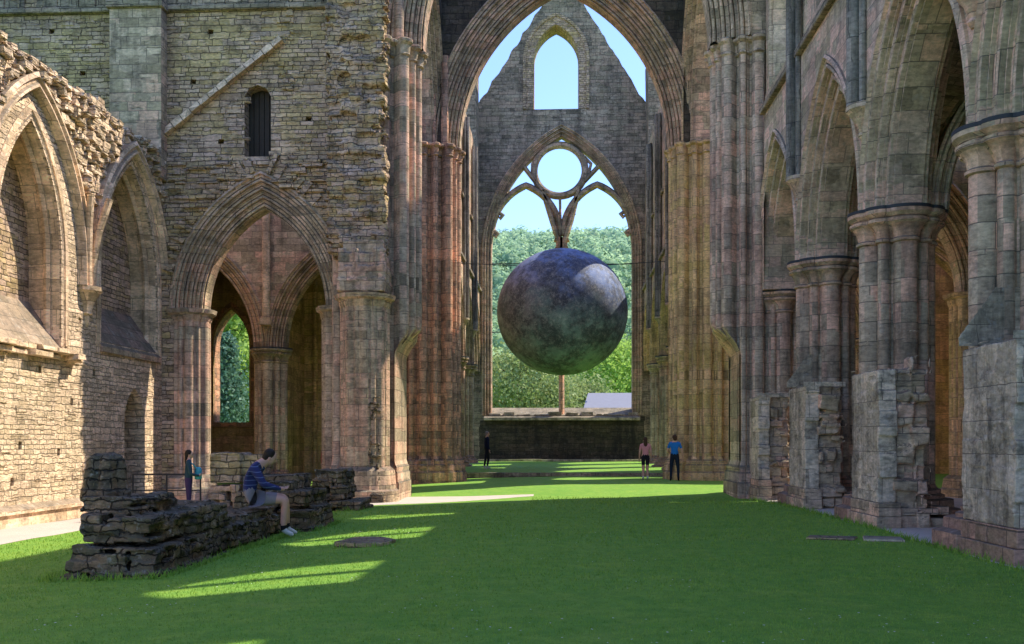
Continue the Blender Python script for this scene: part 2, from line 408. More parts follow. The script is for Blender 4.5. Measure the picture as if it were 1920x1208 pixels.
def forest_mat():
    m = bpy.data.materials.new('distant_woodland'); t = nt(m)
    out = N(t, 'ShaderNodeOutputMaterial'); bs = N(t, 'ShaderNodeBsdfPrincipled'); t.links.new(bs.outputs[0], out.inputs[0])
    P = N(t, 'ShaderNodeNewGeometry').outputs['Position']
    sp = N(t, 'ShaderNodeSeparateXYZ'); t.links.new(P, sp.inputs[0])
    c = mixc(t, ramp(t, noise_(t, P, .045, 4, .6), [(.38, 0.0), (.62, 1.0)]), (.30,.44,.20), (.52,.64,.28))
    c = mixc(t, ramp(t, noise_(t, P, .5, 5, .8), [(.35, 0.0), (.7, 1.0)]), mixc(t, .3, c, (.18,.32,.22)), c)
    far = math_(t, 'DIVIDE', math_(t, 'SUBTRACT', sp.outputs[1], 150.0), 260.0, clamp=True)  # aerial haze painted into the foliage colour, stronger with distance
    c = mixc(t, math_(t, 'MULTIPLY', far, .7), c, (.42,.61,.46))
    t.links.new(c, bs.inputs['Base Color']); bs.inputs['Roughness'].default_value = .9; bs.inputs['Specular IOR Level'].default_value = .05
    tr = N(t, 'ShaderNodeBsdfTranslucent'); t.links.new(c, tr.inputs[0]); mx = N(t, 'ShaderNodeMixShader'); mx.inputs[0].default_value = .5
    t.links.new(bs.outputs[0], mx.inputs[1]); t.links.new(tr.outputs[0], mx.inputs[2]); t.links.new(mx.outputs[0], out.inputs[0])
    return m
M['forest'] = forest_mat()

# ------------------------------------------------------------------ camera, light, sky
TH = math.atan(93/1870)
cam = bpy.data.cameras.new('camera'); co = bpy.data.objects.new('camera', cam); COL.objects.link(co)
co.location = (0, 0, 1.42); co.rotation_euler = (PI/2, 0, TH)
cam.sensor_width = 36; cam.lens = 36*1870/1920; cam.shift_y = 225/1920
cam.clip_start = .1; cam.clip_end = 3000
sc.camera = co
EL, AZ = math.radians(50.3), math.radians(31)
S = Vector((math.cos(AZ)*math.cos(EL), math.sin(AZ)*math.cos(EL), math.sin(EL)))
sl = bpy.data.lights.new('sun', 'SUN'); so = bpy.data.objects.new('sun', sl); COL.objects.link(so)
sl.energy = 7.5; sl.angle = math.radians(.5); sl.color = (1, .91, .74)
so.rotation_euler = S.to_track_quat('Z', 'Y').to_euler(); so.location = S*60
w = bpy.data.worlds.new('World'); sc.world = w; w.use_nodes = True
t = w.node_tree; bg = t.nodes['Background']; bg.inputs['Strength'].default_value = .36
sky = t.nodes.new('ShaderNodeTexSky'); sky.sky_type = 'NISHITA'; sky.sun_disc = False
sky.sun_elevation = EL; sky.sun_rotation = PI/2 - AZ; sky.air_density = 1.0; sky.dust_density = .6; sky.ozone_density = 1.5
t.links.new(mixc(t, 1.0, sky.outputs[0], (.66,.745,1.0), 'MULTIPLY'), bg.inputs[0])
sc.view_settings.view_transform = 'Standard'; sc.view_settings.look = 'None'; sc.view_settings.exposure = 0
sc.cycles.max_bounces = 8; sc.cycles.diffuse_bounces = 6

# ------------------------------------------------------------------ ground
def sheet(name, xs, ys, zf, mat, kind='structure', mask=None):
    mb = MB(); nx, ny = len(xs), len(ys)
    vs = [(x, y, zf(x, y)) for y in ys for x in xs]; fs = []
    for j in range(ny-1):
        for i in range(nx-1):
            if mask is None or mask((xs[i]+xs[i+1])/2, (ys[j]+ys[j+1])/2):
                fs.append((j*nx+i, j*nx+i+1, (j+1)*nx+i+1, (j+1)*nx+i))
    mb.add(vs, fs); o = mb.build(name, mat, smooth=60); o['kind'] = kind; return o
def lawn_z(x, y):
    return ground_z(x, y) + .02*(noise.noise(Vector((x*.5, y*.5, 0)))) 
far_x = [-900,-400,-200,-100,-60,-40,-25] + [-18+i*.75 for i in range(49)] + [25,40,60,100,200,400,900]
far_y = [-300,-100,-40,-20,-8] + [-4+i*.8 for i in range(90)] + [72,80,90,110,140,180,260,400,900]
sheet('ground', far_x, far_y, lambda x, y: lawn_z(x, y) if abs(x) < 20 and -8 < y < 70 else ground_z(x, y), M['lawn'])
def strip_path(name, pts_l, pts_r, lift=.03):
    """gravel strip between two edge polylines"""
    mb = MB(); n = len(pts_l); K = 8; vs = []; fs = []
    for a, b in zip(pts_l, pts_r):
        for k in range(K+1):
            u = k/K; x = a[0]*(1-u)+b[0]*u; y = a[1]*(1-u)+b[1]*u
            if k in (0, K):
                x += .10*noise.noise(Vector((x*1.3, y*1.3, 5)))
            vs.append((x, y, lawn_z(x, y) + lift*(0.1 if k in (0, K) else 1)))
    for j in range(n-1):
        for k in range(K):
            fs.append((j*(K+1)+k, j*(K+1)+k+1, (j+1)*(K+1)+k+1, (j+1)*(K+1)+k))
    mb.add(vs, fs); o = mb.build(name, M['gravel'], smooth=60); o['kind'] = 'structure'; return o
ys = [4+i*.6 for i in range(46)]
strip_path('gravel_path', [(-11.2, y) for y in ys], [(-9.25, y) for y in ys])
strip_path('gravel_path', [(5.12+.05*math.sin(y*2), y) for y in ys[:43]], [(11.4, y) for y in ys[:43]], .025)
n = 24
up = [(-9.4+ i*(8.6)/(n-1), 29.0 - .2*math.sin(i*.4)) for i in range(n)]
lo = [(-9.4+ i*(8.6)/(n-1), 23.9 + 4.6*max(0, (i/(n-1)-.35)/.65)**1.3) for i in range(n)]
strip_path('gravel_path', lo, up, .028)
strip_path('gravel_path', [(-16+i*.8, 31.6) for i in range(12)], [(-16+i*.8, 33.4) for i in range(12)], .028)

# raised presbytery floor with its step
pz = lambda y: .13 + .17*min(max((y-42)/14, 0), 1)
sheet('presbytery_lawn', [-4.9+i*.7 for i in range(15)], [41.62+i*.74 for i in range(24)], lambda x, y: pz(y)+.012*noise.noise(Vector((x, y, 3))), M['lawn'])
mb = MB()
x = -4.9
while x < 4.9:
    l = random.uniform(.8, 1.4); mb.box(x, min(x+l-.01, 4.95), 41.3, 41.66, -.3, .145, .006); x += l
o = mb.build('stone_step', M['dark'], bevel=.012); tag(o, 'long low stone step crossing the lawn in front of the far raised grass', 'step')
mb = MB()
for i in range(8): mb.box(-4.8+i*1.22, -4.8+(i+1)*1.22-.01, 57.3, 57.9, .1, .42+.008*(i % 3), .004)
o = mb.build('stone_step', M['pale'], bevel=.012); tag(o, 'thin pale stone kerb at the foot of the far east wall', 'step')

# grass blades on the near lawn
def blades():
    pts = []
    for (y0, y1, dens, sz) in ((6.2, 9.5, 1500, .020), (9.5, 14, 620, .028), (14, 21, 220, .040), (21, 28, 80, .055)):
        hw = lambda y: .56*y
        A = (y1-y0)*2*hw((y0+y1)/2); n = int(A*dens)
        y = rng.uniform(y0, y1, n); x = rng.uniform(-.62, .56, n)*y
        ok = (x < 5.0) & (x > -9.1)
        ok &= ~((x > -6.0) & (x < -4.5) & (y > 11) & (y < 19))
        ok &= ~((x < -.8) & (y > 23.6))
        x, y = x[ok], y[ok]
        pts.append(np.stack([x, y, np.full_like(x, sz)], 1))
    for (xa, ya, xb, yb, m_) in ((-5.9,11.1,-4.55,11.1,260),(-4.52,11.1,-4.5,16.7,700),(-5.95,11.1,-5.9,14,200),(-4.2,16.8,-4.2,18.8,160),(5.04,11,5.06,27,1500),(-3.3,13.9,-2.4,13.9,70),(-6.5,22.2,-4.5,22.2,150)):
        u_ = rng.uniform(0, 1, m_); pts.append(np.stack([xa+(xb-xa)*u_+rng.normal(0,.04,m_), ya+(yb-ya)*u_+rng.normal(0,.04,m_), rng.uniform(.05,.12,m_)], 1))
    p = np.concatenate(pts); n = len(p)
    z = np.array([lawn_z(a, b) for a, b in p[:, :2]])
    ang = rng.uniform(0, 2*PI, n); h = p[:, 2]*rng.uniform(.5, 1.25, n); wd = np.minimum(p[:, 2]*.17, .009)
    dx, dy = np.cos(ang)*wd, np.sin(ang)*wd; lx, ly = rng.normal(0, .45, n)*h, rng.normal(0, .45, n)*h
    V = np.empty((n, 3, 3))
    V[:, 0] = np.stack([p[:, 0]-dx, p[:, 1]-dy, z-.004], 1); V[:, 1] = np.stack([p[:, 0]+dx, p[:, 1]+dy, z-.004], 1)
    V[:, 2] = np.stack([p[:, 0]+lx, p[:, 1]+ly, z+h], 1)
    me = bpy.data.meshes.new('grass'); me.vertices.add(n*3); me.vertices.foreach_set('co', V.ravel())
    me.loops.add(n*3); me.loops.foreach_set('vertex_index', np.arange(n*3)); me.polygons.add(n)
    me.polygons.foreach_set('loop_start', np.arange(n)*3); me.update(calc_edges=True); me.materials.append(M['blade'])
    o = bpy.data.objects.new('grass', me); COL.objects.link(o)
    tag(o, 'short mown green grass covering the roofless nave floor', 'grass', kind='stuff')
blades()
mb = MB()
for k in range(900):
    y = random.uniform(6.4, 17)**1.0; x = random.uniform(-.55, .5)*y
    if x > 4.9 or (x < -4.2 and y > 10.5) or noise.noise(Vector((x*.6, y*.6, 9))) < .02: continue
    z = lawn_z(x, y) + .022; r_ = random.uniform(.006, .011)
    mb.add([(x+r_*math.cos(q*PI/3), y+r_*math.sin(q*PI/3), z+random.uniform(-.002,.002)) for q in range(6)], [tuple(range(6))])
o = mb.build('daisies', simple('daisy_white', (.7,.7,.62), .7, .1)); tag(o, 'tiny white daisies scattered through the near lawn', 'flowers', kind='stuff')

# ------------------------------------------------------------------ piers
BAY = 4.93
PY = [13.62, 18.55, 23.48]
def nave_pier_parts(root, mat, h=5.59, capm=None, r=1.0, mat_base=None):
    c = [(0, 0, .44*r)]
    for k in range(4): c.append((.47*r*math.cos(k*PI/2), .47*r*math.sin(k*PI/2), .205*r))
    for k in range(4): c.append((.47*r*math.cos(k*PI/2+PI/4), .47*r*math.sin(k*PI/2+PI/4), .115*r))
    for k in range(8): c.append((.475*r*math.cos(k*PI/4+PI/8), .475*r*math.sin(k*PI/4+PI/8), .03*r))
    pl = plan(c, 176)
    mb = MB(); mb.loft([ring(pl, 0, 0, z) for z in (.5, 2, 3.5, h-.55)]); mb.build('shaft', mat, root, smooth=40)
    mb = MB()
    seq = [(h-.62, .00, .0), (h-.60, .045, .1), (h-.56, .05, .15), (h-.53, .01, .1), (h-.40, .04, .3), (h-.30, .10, .55), (h-.27, .15, .6), (h-.22, .16, .6), (h-.20, .11, .6),
           (h-.17, .13, .65), (h-.12, .19, .7), (h-.06, .20, .7)]
    mb.loft([ring(pl, 0, 0, z, a*r, s) for z, a, s in seq]); mb.build('capital', capm or mat, root, smooth=35)
    mb = MB(); mb.loft([ring(pl, 0, 0, z, a*r, .7) for z, a in ((h-.06, .14), (h-.055, .2), (h, .2), (h+.01, .1))]); mb.build('abacus', M['lead'], root, smooth=35)
    mb = MB()
    o8 = [(PI/8 + k*PI/4, 1.0) for k in range(8)]
    mb.loft([ring(o8, 0, 0, z, a*r) for z, a in ((-.45, .10), (.22, .10), (.24, .04), (.26, -.04), (.40, -.05), (.42, -.10))])
    mb.loft([ring(pl, 0, 0, z, a*r, s) for z, a, s in ((.40, .14, .8), (.47, .15, .7), (.50, .08, .5), (.56, .10, .3), (.60, .03, .1), (.66, .0, 0))])
    mb.build('base', mat_base or M['main'], root, smooth=30)
PXS = 6.12
SLAB = ['nearest clustered stone pier at the right edge, with the tallest pale stub wall against it',
        'second clustered stone pier from the right edge, between the pale stub walls',
        'third clustered pier from the right, slender and greyer, just before the crossing']
first = thing('nave_pier', SLAB[0], 'pier', 'clustered piers of the right hand arcade'); first.location = (PXS, PY[0], 0)
nave_pier_parts(first, M['pier'], mat_base=M['red'])
for i in (1, 2): dup(first, 0, PY[i]-PY[0], 0, SLAB[i])
# respond of the arcade on the south-west crossing pier
def arcade_wall(name, label, face, dr, centres, pier_z, y0, y1, T=1.2, a=1.80, rise=3.1, w=.62, zt1=10.4, ztop=18.4, win=True, mat=None, shafts=(), wmat=None, wsp=12.6, wri=1.9):
    mp = mapper('X', face, dr); mat = mat or M['arcade']
    root = thing(name, label, 'wall')
    outl = [(y0, zt1), (y0, pier_z)]
    for c in centres:
        outl += [(s, z) for s, z in arch_line(c, a, pier_z, rise, w-.01, 12)]
    outl += [(y1, pier_z), (y1, zt1)]
    mb = MB(); slab(mb, mp, outl, [], 0, T); mb.build('arcade_spandrel', wmat or mat, root)
    for c in centres:
        mb = MB(); sweep_arch(mb, mp, c, a, pier_z, rise, profile(w, T, 3, .38)); mb.build('arch', mat, root, smooth=35)
    if win:
        mb = MB(); hs = []
        for c in centres:
            hs.append(arch_line(c, 1.15, wsp, wri, 0, 10, 10.75)[::1])
        slab(mb, mp, [(y0, zt1), (y1, zt1), (y1, ztop), (y0, ztop)], [h for h in hs if h[0][0] > y0+.05 and h[-1][0] < y1-.05], .06, .62); mb.build('clerestory', wmat or mat, root)
        for c in centres:
            if c-1.3 < y0 or c+1.3 > y1: continue
            mb = MB(); sweep_arch(mb, mapper('X', face+.05*dr, dr), c, 1.05, wsp, wri-.15, profile(.16, .58, 1, .2, hood=False), 8, zbot=10.7)
            b = (face+.28*dr, face+.42*dr)
            if wsp < 13: mb.box(min(b), max(b), c-.09, c+.09, 10.7, wsp+1.3); 
            mb.box(min(face-.02*dr, face+.7*dr), max(face-.02*dr, face+.7*dr), c-1.25, c+1.25, 10.55, 10.75)
            mb.build('clerestory_window', mat, root, smooth=35)
    for z in (zt1, 13.55):
        mb = MB(); b = (face-.14*dr, face+.10*dr)
        if z > 11:
            b = (face-.06*dr, face+.12*dr)
            for c in centres[:-1]: mb.box(min(b), max(b), c+1.45, c+BAY-1.45, z-.08, z+.07)
        else: mb.box(min(b), max(b), y0, y1, z-.10, z+.07)
        mb.build('string_course', M['dark'], root, bevel=.03)
    for y in shafts:
        vs = []
        mb = MB(); x = face-.16*dr
        for q, rr in ((-.2, .07), (0, .13), (.2, .07)):
            mb.tube([(x+abs(q)*.55*dr, y+q, 7.55), (x+abs(q)*.55*dr, y+q, 17.5)], rr, 10)
        s = mb.build('wall_shaft', M['lead2'], root, smooth=50)
        mb = MB(); n = 14
        rg = []
        for z, r_ in ((6.95, .05), (7.02, .10), (7.08, .07), (7.25, .14), (7.42, .25), (7.47, .31), (7.56, .31)):
            rg.append([(face+.02*dr-dr*r_*math.sin(PI*i/(n-1)), y+r_*1.1*math.cos(PI*i/(n-1)), z) for i in range(n)])
        mb.loft(rg); mb.build('corbel', M['arcade'], root, smooth=40)
    return root
M['lead2'] = stone('blue_grey_shaft_stone', (.13,.135,.14), (.10,.105,.11), (.15,.14,.13), (.13,.13,.11), (.07,.07,.07), bw=.5, bh=.8, dark=.3, lich=.2, bump=.3)
cs = [PY[0]-BAY/2, PY[0]+BAY/2, PY[1]+BAY/2, PY[2]+BAY/2]
arcade_wall('nave_arcade_wall', 'tall right hand nave wall of pointed arches above the clustered stone piers', 5.50, 1, cs, 5.58, 5.9, 27.45, shafts=PY)
mb = MB(); mb.box(5.4, 6.85, -6, 5.9, -.4, 10.4); mb.box(5.55, 6.1, -6, 5.9, 10.4, 18.4)
# (closes the arcade behind the photographer)
o = mb.build('nave_wall', M['arcade']); tag(o, 'plain end of the right hand nave wall beside the photographer', 'wall')

# south aisle: outer wall, vault ribs, roof
root = thing('aisle_outer_wall', 'dark outer aisle wall and roof seen in gloom through the right hand arches', 'wall')
mb = MB(); mb.box(11.5, 12.5, -6, 27.5, -.4, 8.9); mb.build('wall', M['main'], root)
mb = MB(); mb.add([(6.12,-6,10.25),(12.7,-6,8.9),(12.7,27.5,8.9),(6.12,27.5,10.25),(6.12,-6,10.05),(12.7,-6,8.7),(12.7,27.5,8.7),(6.12,27.5,10.05)],
                  [(0,1,2,3),(7,6,5,4),(0,4,5,1),(1,5,6,2),(2,6,7,3),(3,7,4,0)]); mb.build('roof', M['dark'], root)
for y in PY + [PY[0]-BAY]:
    mb = MB(); sweep_arch(mb, mapper('Y', y-.3, 1), 9.15, 2.15, 5.6, 2.9, profile(.4, .6, 2, .2, hood=False), 12)
    mb.box(11.2, 11.5, y-.25, y+.25, 5.6, 6.0); mb.build('vault_rib', M['arcade'], root, smooth=35)

# pale stub walls against the right hand piers
def stub(yc, label, seed):
    random.seed(seed)
    root = thing('stub_wall', label, 'wall', 'stub walls against the right hand piers')
    y0, y1, x0, x1 = yc-1.95, yc-.42, 5.18, 6.02
    mb = MB()
    # sloped coping wedge rising to the pier
    for k, (a, b, c, d) in enumerate(((x0-.04, 2.62, 0, 0),)):
        mb.add([(x0-.05,y0-.03,2.60),(x0-.05,y1,2.66),(x0-.05,y0-.03,2.70),(x0-.05,y1,2.78),(x0+.42,y0+.35,3.28),(x0+.42,y1,3.42),(x1-.05,y0+.35,3.28),(x1-.05,y1,3.42),(x1,y0-.03,2.70),(x1,y1,2.66),(x1,y0-.03,2.60)],
               [(0,1,3,2),(2,3,5,4),(4,5,7,6),(6,7,9,8),(0,2,8,10),(2,4,6,8),(1,3,5,7,9),(0,1,9,10)])
    mb.build('coping', M['pale'], root, erode=(.02,.018))
    mb = MB()
    z = .42; k = 0
    while z < 2.58:
        h = random.uniform(.28, .42); z2 = min(z+h, 2.62); y = y0 + (.0 if k % 2 else .0)
        ys_ = [y0 + random.uniform(-.05, .06)] + sorted([y0 + random.uniform(.4, 1.1)]) + [y1]
        for a, b in zip(ys_[:-1], ys_[1:]):
            mb.box(x0+random.uniform(0, .012), x0+.30, a+.003, b-.003, z+.004, z2-.004, .004)
        z = z2; k += 1
    mb.build('smooth_face', M['pale'], root, erode=(.018,.03))
    mb = MB(); mb.box(x0+.28, x1-.05, y0+.12, y1, -.2, 2.62)
    rubble(mb, mapper('Y', y0+.12, 1), x0+.28, x1, 0, 2.62, proud=.34, back=.3, h=(.12,.36), L=(.2,.6), skip=.16, jit=.05)
    mb.build('rubble_core', M['main'], root, erode=(.025,.05))
    mb = MB()
    for a, b in ((y0-.10, y0+.72), (y0+.725, y1)):
        mb.box(x0-.06, x0+.34, a, b, -.3, .20, .004); mb.box(x0-.02, x0+.34, a+.02, b, .20, .425, .004)
    blocks(mb, x0+.34, x1+.35, y0-.02, y1+.3, -.2, .36, .2, .45, .03)
    mb.build('plinth', M['red'] if seed == 1 else M['main'], root, bevel=.012)
    return root
stub(PY[0], 'large pale grey stub wall with sloping coping and reddish plinth at the right edge', 1)
stub(PY[1], 'pale grey stub wall with broken rubble core, second from the right', 2)
stub(PY[2], 'narrow grey stub wall with broken rubble core, third from the right', 3)
stub(28.5, 'darkest and farthest stub wall of stacked rubble, at the foot of the right crossing pier', 4)

# ------------------------------------------------------------------ crossing
def compound(root, cx, cy, h, mat, R=1.28, capz=12.55, z0=-.5, top=15, base=True, capmat=None, low=None):
    c = [(0, 0, R*.77)]
    ns = 16
    for k in range(ns):
        th = 2*PI*k/ns
        m = max(abs(math.cos(th)), abs(math.sin(th))); d = min(R*.84/m**.55, R*.95)
        c.append((d*math.cos(th), d*math.sin(th), .165 if k % 2 == 0 else .10))
    for k in range(ns*2):
        th = 2*PI*(k+.5)/(ns*2); c.append((R*.80*math.cos(th), R*.80*math.sin(th), .04))
    pl = plan(c, 320)
    sg = 1 if cx > 0 else -1
    def cut(rg, lim): return [(sg*max(sg*x_, lim), y_, z_) for x_, y_, z_ in rg]
    if low:
        inner = abs(cx) - R - .2
        rs_ = [cut(ring(pl, cx, cy, z_), l_) for z_, l_ in ((z0, low), (2, low), (3.85, low), (3.95, low-.03), (4.15, low-.12), (4.4, low-.32), (4.62, low-.58), (4.75, inner+.25), (4.86, inner), (5.2, inner), (9, inner), (capz-.3, inner))]
    else: rs_ = [ring(pl, cx, cy, z) for z in (z0, 3, 6, 9, capz-.3)]
    mb = MB(); mb.loft(rs_); mb.build('shaft', mat, root, smooth=40)
    mb = MB(); mb.loft([ring(pl, cx, cy, capz+z, a, s) for z, a, s in ((-.42,0,0),(-.38,.05,.1),(-.33,.02,.1),(-.12,.05,.15),(-.05,.13,.3),(.02,.14,.3),(.06,.08,.3))]); mb.build('capital', capmat or mat, root, smooth=35)
    if top > capz:
        mb = MB(); mb.loft([ring(pl, cx, cy, z, -.22) for z in (capz, top)]); mb.build('upper_shaft', mat, root, smooth=40)
    if base:
        mb = MB()
        mb.loft([cut(ring(pl, cx, cy, z, a, s), (low or 0) - a) for z, a, s in ((-.5,.13,.6),(.28,.13,.6),(.32,.10,.5),(.55,.09,.5),(.60,.06,.4),(.72,.07,.3),(.78,.03,.1),(.9,0,0))]); mb.build('base', mat, root, smooth=35)
r = thing('crossing_pier', 'left crossing pier nearest the lawn, soaring clustered shafts with sunlit edge', 'pier', 'four great crossing piers'); compound(r, -5.32, 28.5, 15, M['pier'], R=1.36, low=4.62)
NW = r
r = thing('crossing_pier', 'right crossing pier behind the arcade, tall grey clustered shafts', 'pier', 'four great crossing piers'); compound(r, 5.42, 28.85, 15, M['pier'], R=1.2, low=4.95)
old_ = set(bpy.data.objects); nave_pier_parts(r, M['pier'])
for ch in set(bpy.data.objects) - old_: ch.location = (6.12, 28.30, 0); ch.name = 'respond_' + ch.name.split('.')[0]
r = thing('crossing_pier', 'far left crossing pier, deep red shafts lit by the sun', 'pier', 'four great crossing piers'); compound(r, -5.18, 38.3, 15, M['redpier'], R=1.36, top=16)
r = thing('crossing_pier', 'far right crossing pier stained ochre and green, behind the man in blue', 'pier', 'four great crossing piers'); compound(r, 5.40, 38.5, 15, M['yellow'], R=1.36, top=16)

# east crossing arch
root = thing('crossing_arch', 'far great pointed crossing arch framing the east gable and sky', 'arch')
mp = mapper('Y', 37.5, 1)
mb = MB(); sweep_arch(mb, mp, 0.08, 3.98, 12.6, 6.15, profile(1.0, 1.6, 4, .5), 24); mb.build('arch', M['main'], root, smooth=35)
mb = MB(); ol = [(-6.4, 22), (-6.4, 12.6)] + arch_line(.08, 3.98, 12.6, 6.15, .99, 24) + [(6.6, 12.6), (6.6, 22)]
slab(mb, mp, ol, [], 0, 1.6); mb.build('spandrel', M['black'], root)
# west crossing arch: crown left out so sun reaches the left aisle wall
root = thing('crossing_arch', 'springers of the near crossing arch curving up out of the top of the picture', 'arch')
mp = mapper('Y', 27.7, 1)
for sd in (-1, 1):
    mb = MB(); sweep_arch(mb, mp, 0.12, 4.05, 12.6, 6.1, profile(.95, 1.6, 4, .5), 24, t1=.36, sides=(sd,)); mb.build('springer', M['main'], root, smooth=35)
Lh = half_arc(4.05, 6.1, .94, 24, .36)
for sd in (-1, 1):
    mb = MB(); ol = [(.12+sd*-s if sd > 0 else .12+s, 12.6+z) for s, z in Lh]
    ex = .12 + sd*6.6; ol += [(ex, ol[-1][1]), (ex, 12.6)]
    slab(mb, mp, ol, [], 0, 1.6); mb.build('springer_wall', M['main'], root)
# north and south crossing arches
for sx, lab in ((-1, 'left crossing arch leading into the transept, seen edge on in shadow'), (1, 'right crossing arch leading into the south transept, seen edge on')):
    root = thing('crossing_arch', lab, 'arch')
    mp = mapper('X', 4.55*sx if sx > 0 else -4.55, sx)
    mb = MB(); sweep_arch(mb, mp, 33.4, 3.9, 12.6, 5.6, profile(.9, 1.3, 3, .5), 20); mb.build('arch', M['main'], root, smooth=35)
    mb = MB(); ol = [(29.4, 20.5), (29.4, 12.6)] + arch_line(33.4, 3.9, 12.6, 5.6, .89, 20) + [(37.5, 12.6), (37.5, 20.5)]
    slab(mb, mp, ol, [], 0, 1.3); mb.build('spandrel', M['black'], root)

# ------------------------------------------------------------------ presbytery
pc = [39.4+BAY*.5+i*BAY for i in range(4)]
for sx, nm, lb in ((-1, 'left', 'left wall of the far presbytery, shafts and arches seen obliquely'), (1, 'right', 'right wall of the far presbytery, shafts and arches seen obliquely')):
    arcade_wall('presbytery_wall', lb, 4.85*sx, sx, pc, 5.6, 39.2, 59.2, T=1.2, ztop=18.3, wsp=13.9, wri=2.2, mat=M['yellow'] if sx > 0 else M['main'], wmat=M['main'], shafts=[39.4+BAY*i for i in (1, 2, 3)])
plabs = {(-1,0): 'nearest left pier of the far presbytery arcade', (-1,1): 'middle left pier of the far presbytery arcade', (-1,2): 'left presbytery pier closest to the east window', (1,0): 'nearest right pier of the far presbytery arcade', (1,1): 'middle right pier of the far presbytery arcade', (1,2): 'right presbytery pier closest to the east window'}
for sx in (-1, 1):
    for i in (1, 2, 3):
        dup(first, 5.46*sx-PXS, 39.4+BAY*i-PY[0], .05, plabs[(sx, i-1)], 'presbytery_pier')['group'] = 'piers of the far presbytery arcades'
o = MB(); o.box(11.3, 12.3, 46.0, 60, -.4, 8.5); o = o.build('presbytery_aisle_wall', M['yellow']); tag(o, 'outer wall of the right hand presbytery aisle', 'wall')

# east wall with great window
root = thing('east_wall', 'far east gable wall with the huge traceried window and pointed gable window', 'wall')
EY = 59.0; mp = mapper('Y', EY, 1)
WA, WZ, WR = 4.18, 12.6, 7.0
ol = [(-6.3, -.3), (6.3, -.3), (6.3, 18.6), (5.15, 18.6), (5.15, 21.2)]
def gab(s0, s1, z0, z1, k):
    out = []; 
    for i in range(k+1):
        u = i/k; out.append((s0+(s1-s0)*u + random.uniform(-.05,.05), z0+(z1-z0)*u + random.uniform(-.10,.10)))
    return out
ol += gab(4.95, .45, 21.4, 28.6, 26) + gab(-.3, -5.0, 28.6, 21.4, 26) + [(-5.3, 21.0), (-5.3, 18.6), (-6.3, 18.6)]
h1 = arch_line(0, WA, WZ, WR, .45, 20, 3.0)
h2 = arch_line(-.32, 1.33, 24.1, 2.0, 0, 12, 21.1)
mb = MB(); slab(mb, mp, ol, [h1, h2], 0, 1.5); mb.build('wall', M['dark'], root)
mb = MB(); sweep_arch(mb, mapper('Y', EY-.03, 1), 0, WA, WZ, WR, profile(.46, 1.5, 3, .5), 24, zbot=3.0); mb.build('window_surround', M['main'], root, smooth=35)
mb = MB(); sweep_arch(mb, mapper('Y', EY-.1, 1), -.32, 1.33, 24.1, 2.0, [(.62,.12),(.62,0),(.46,0),(.42,.08),(.30,.06),(.26,.08),(0,.085),(-.02,.3),(-.02,1.4)], 14, zbot=21.1); mb.build('gable_window_frame', M['rubble'], root, smooth=35)
# sill sloping inward, dark wall under it
mb = MB(); mb.add([(-4.6,EY-.25,2.86),(4.6,EY-.25,2.86),(4.6,EY+1.5,3.5),(-4.6,EY+1.5,3.5),(-4.6,EY-.25,2.70),(4.6,EY-.25,2.70),(4.6,EY+1.5,2.7),(-4.6,EY+1.5,2.7)],[(0,1,2,3),(4,5,1,0),(7,6,5,4),(3,2,6,7),(0,3,7,4),(1,5,6,2)])
x = -4.3
while x < 4.0:
    l = random.uniform(.3, .9); mb.box(x, x+l, EY+.1, EY+.1+random.uniform(.3,.8), 2.9, 3.05+random.uniform(0,.16), .03); x += l*1.3
mb.build('sill', M['pale'], root, bevel=.02)
mb = MB(); mb.box(-4.85, 4.85, EY-.03, EY+.2, -.2, 2.69); rubble(mb, mp, -4.9, 4.9, .2, 2.7, proud=.05, back=.05, h=(.2,.35), L=(.4,.9), skip=.02); mb.build('lower_masonry', M['black'], root)  # shade under the window sill painted in as near-black masonry
for sx in (-1, 1):
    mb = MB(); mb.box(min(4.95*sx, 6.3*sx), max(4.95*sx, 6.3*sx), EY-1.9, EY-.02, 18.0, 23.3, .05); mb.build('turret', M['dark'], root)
# tracery
TD = .5
def bar(mb, pts, w=.15, d0=.35, d1=.85):
    w *= 1.3
    """mitred flat bar following pts in the plane of the window"""
    L = []; R = []
    n = len(pts); closed = (abs(pts[0][0]-pts[-1][0]) + abs(pts[0][1]-pts[-1][1])) < 1e-6
    for i in range(n):
        if closed: a = pts[(i-1) % (n-1)]; b = pts[(i+1) % (n-1)]
        else: a = pts[max(i-1, 0)]; b = pts[min(i+1, n-1)]
        dx, dz = b[0]-a[0], b[1]-a[1]; l = math.hypot(dx, dz) or 1
        nx, nz = -dz/l*w, dx/l*w
        L.append((pts[i][0]+nx, pts[i][1]+nz)); R.append((pts[i][0]-nx, pts[i][1]-nz))
    mi = lambda p, q, f: (p[0]*(1-f)+q[0]*f, p[1]*(1-f)+q[1]*f)
    vs = []
    for p, q in zip(L, R):
        for f, dd in ((0, (d0+d1)/2-.08), (.3, d0), (.7, d0), (1, (d0+d1)/2-.08), (1, (d0+d1)/2+.08), (.7, d1), (.3, d1), (0, (d0+d1)/2+.08)):
            c = mi(p, q, f); vs.append(mp(c[0], c[1], dd))
    fs = []
    for i in range(n-1):
        for k in range(8):
            k2 = (k+1) % 8; fs.append((i*8+k, (i+1)*8+k, (i+1)*8+k2, i*8+k2))
    fs += [tuple(range(8)), tuple((n-1)*8+k for k in range(8))]
    mb.add(vs, fs)
mb = MB()
CZ, CR = 17.62, 1.52
bar(mb, [(CR*math.cos(2*PI*i/40)-.12, CZ+CR*math.sin(2*PI*i/40)) for i in range(41)], .16)
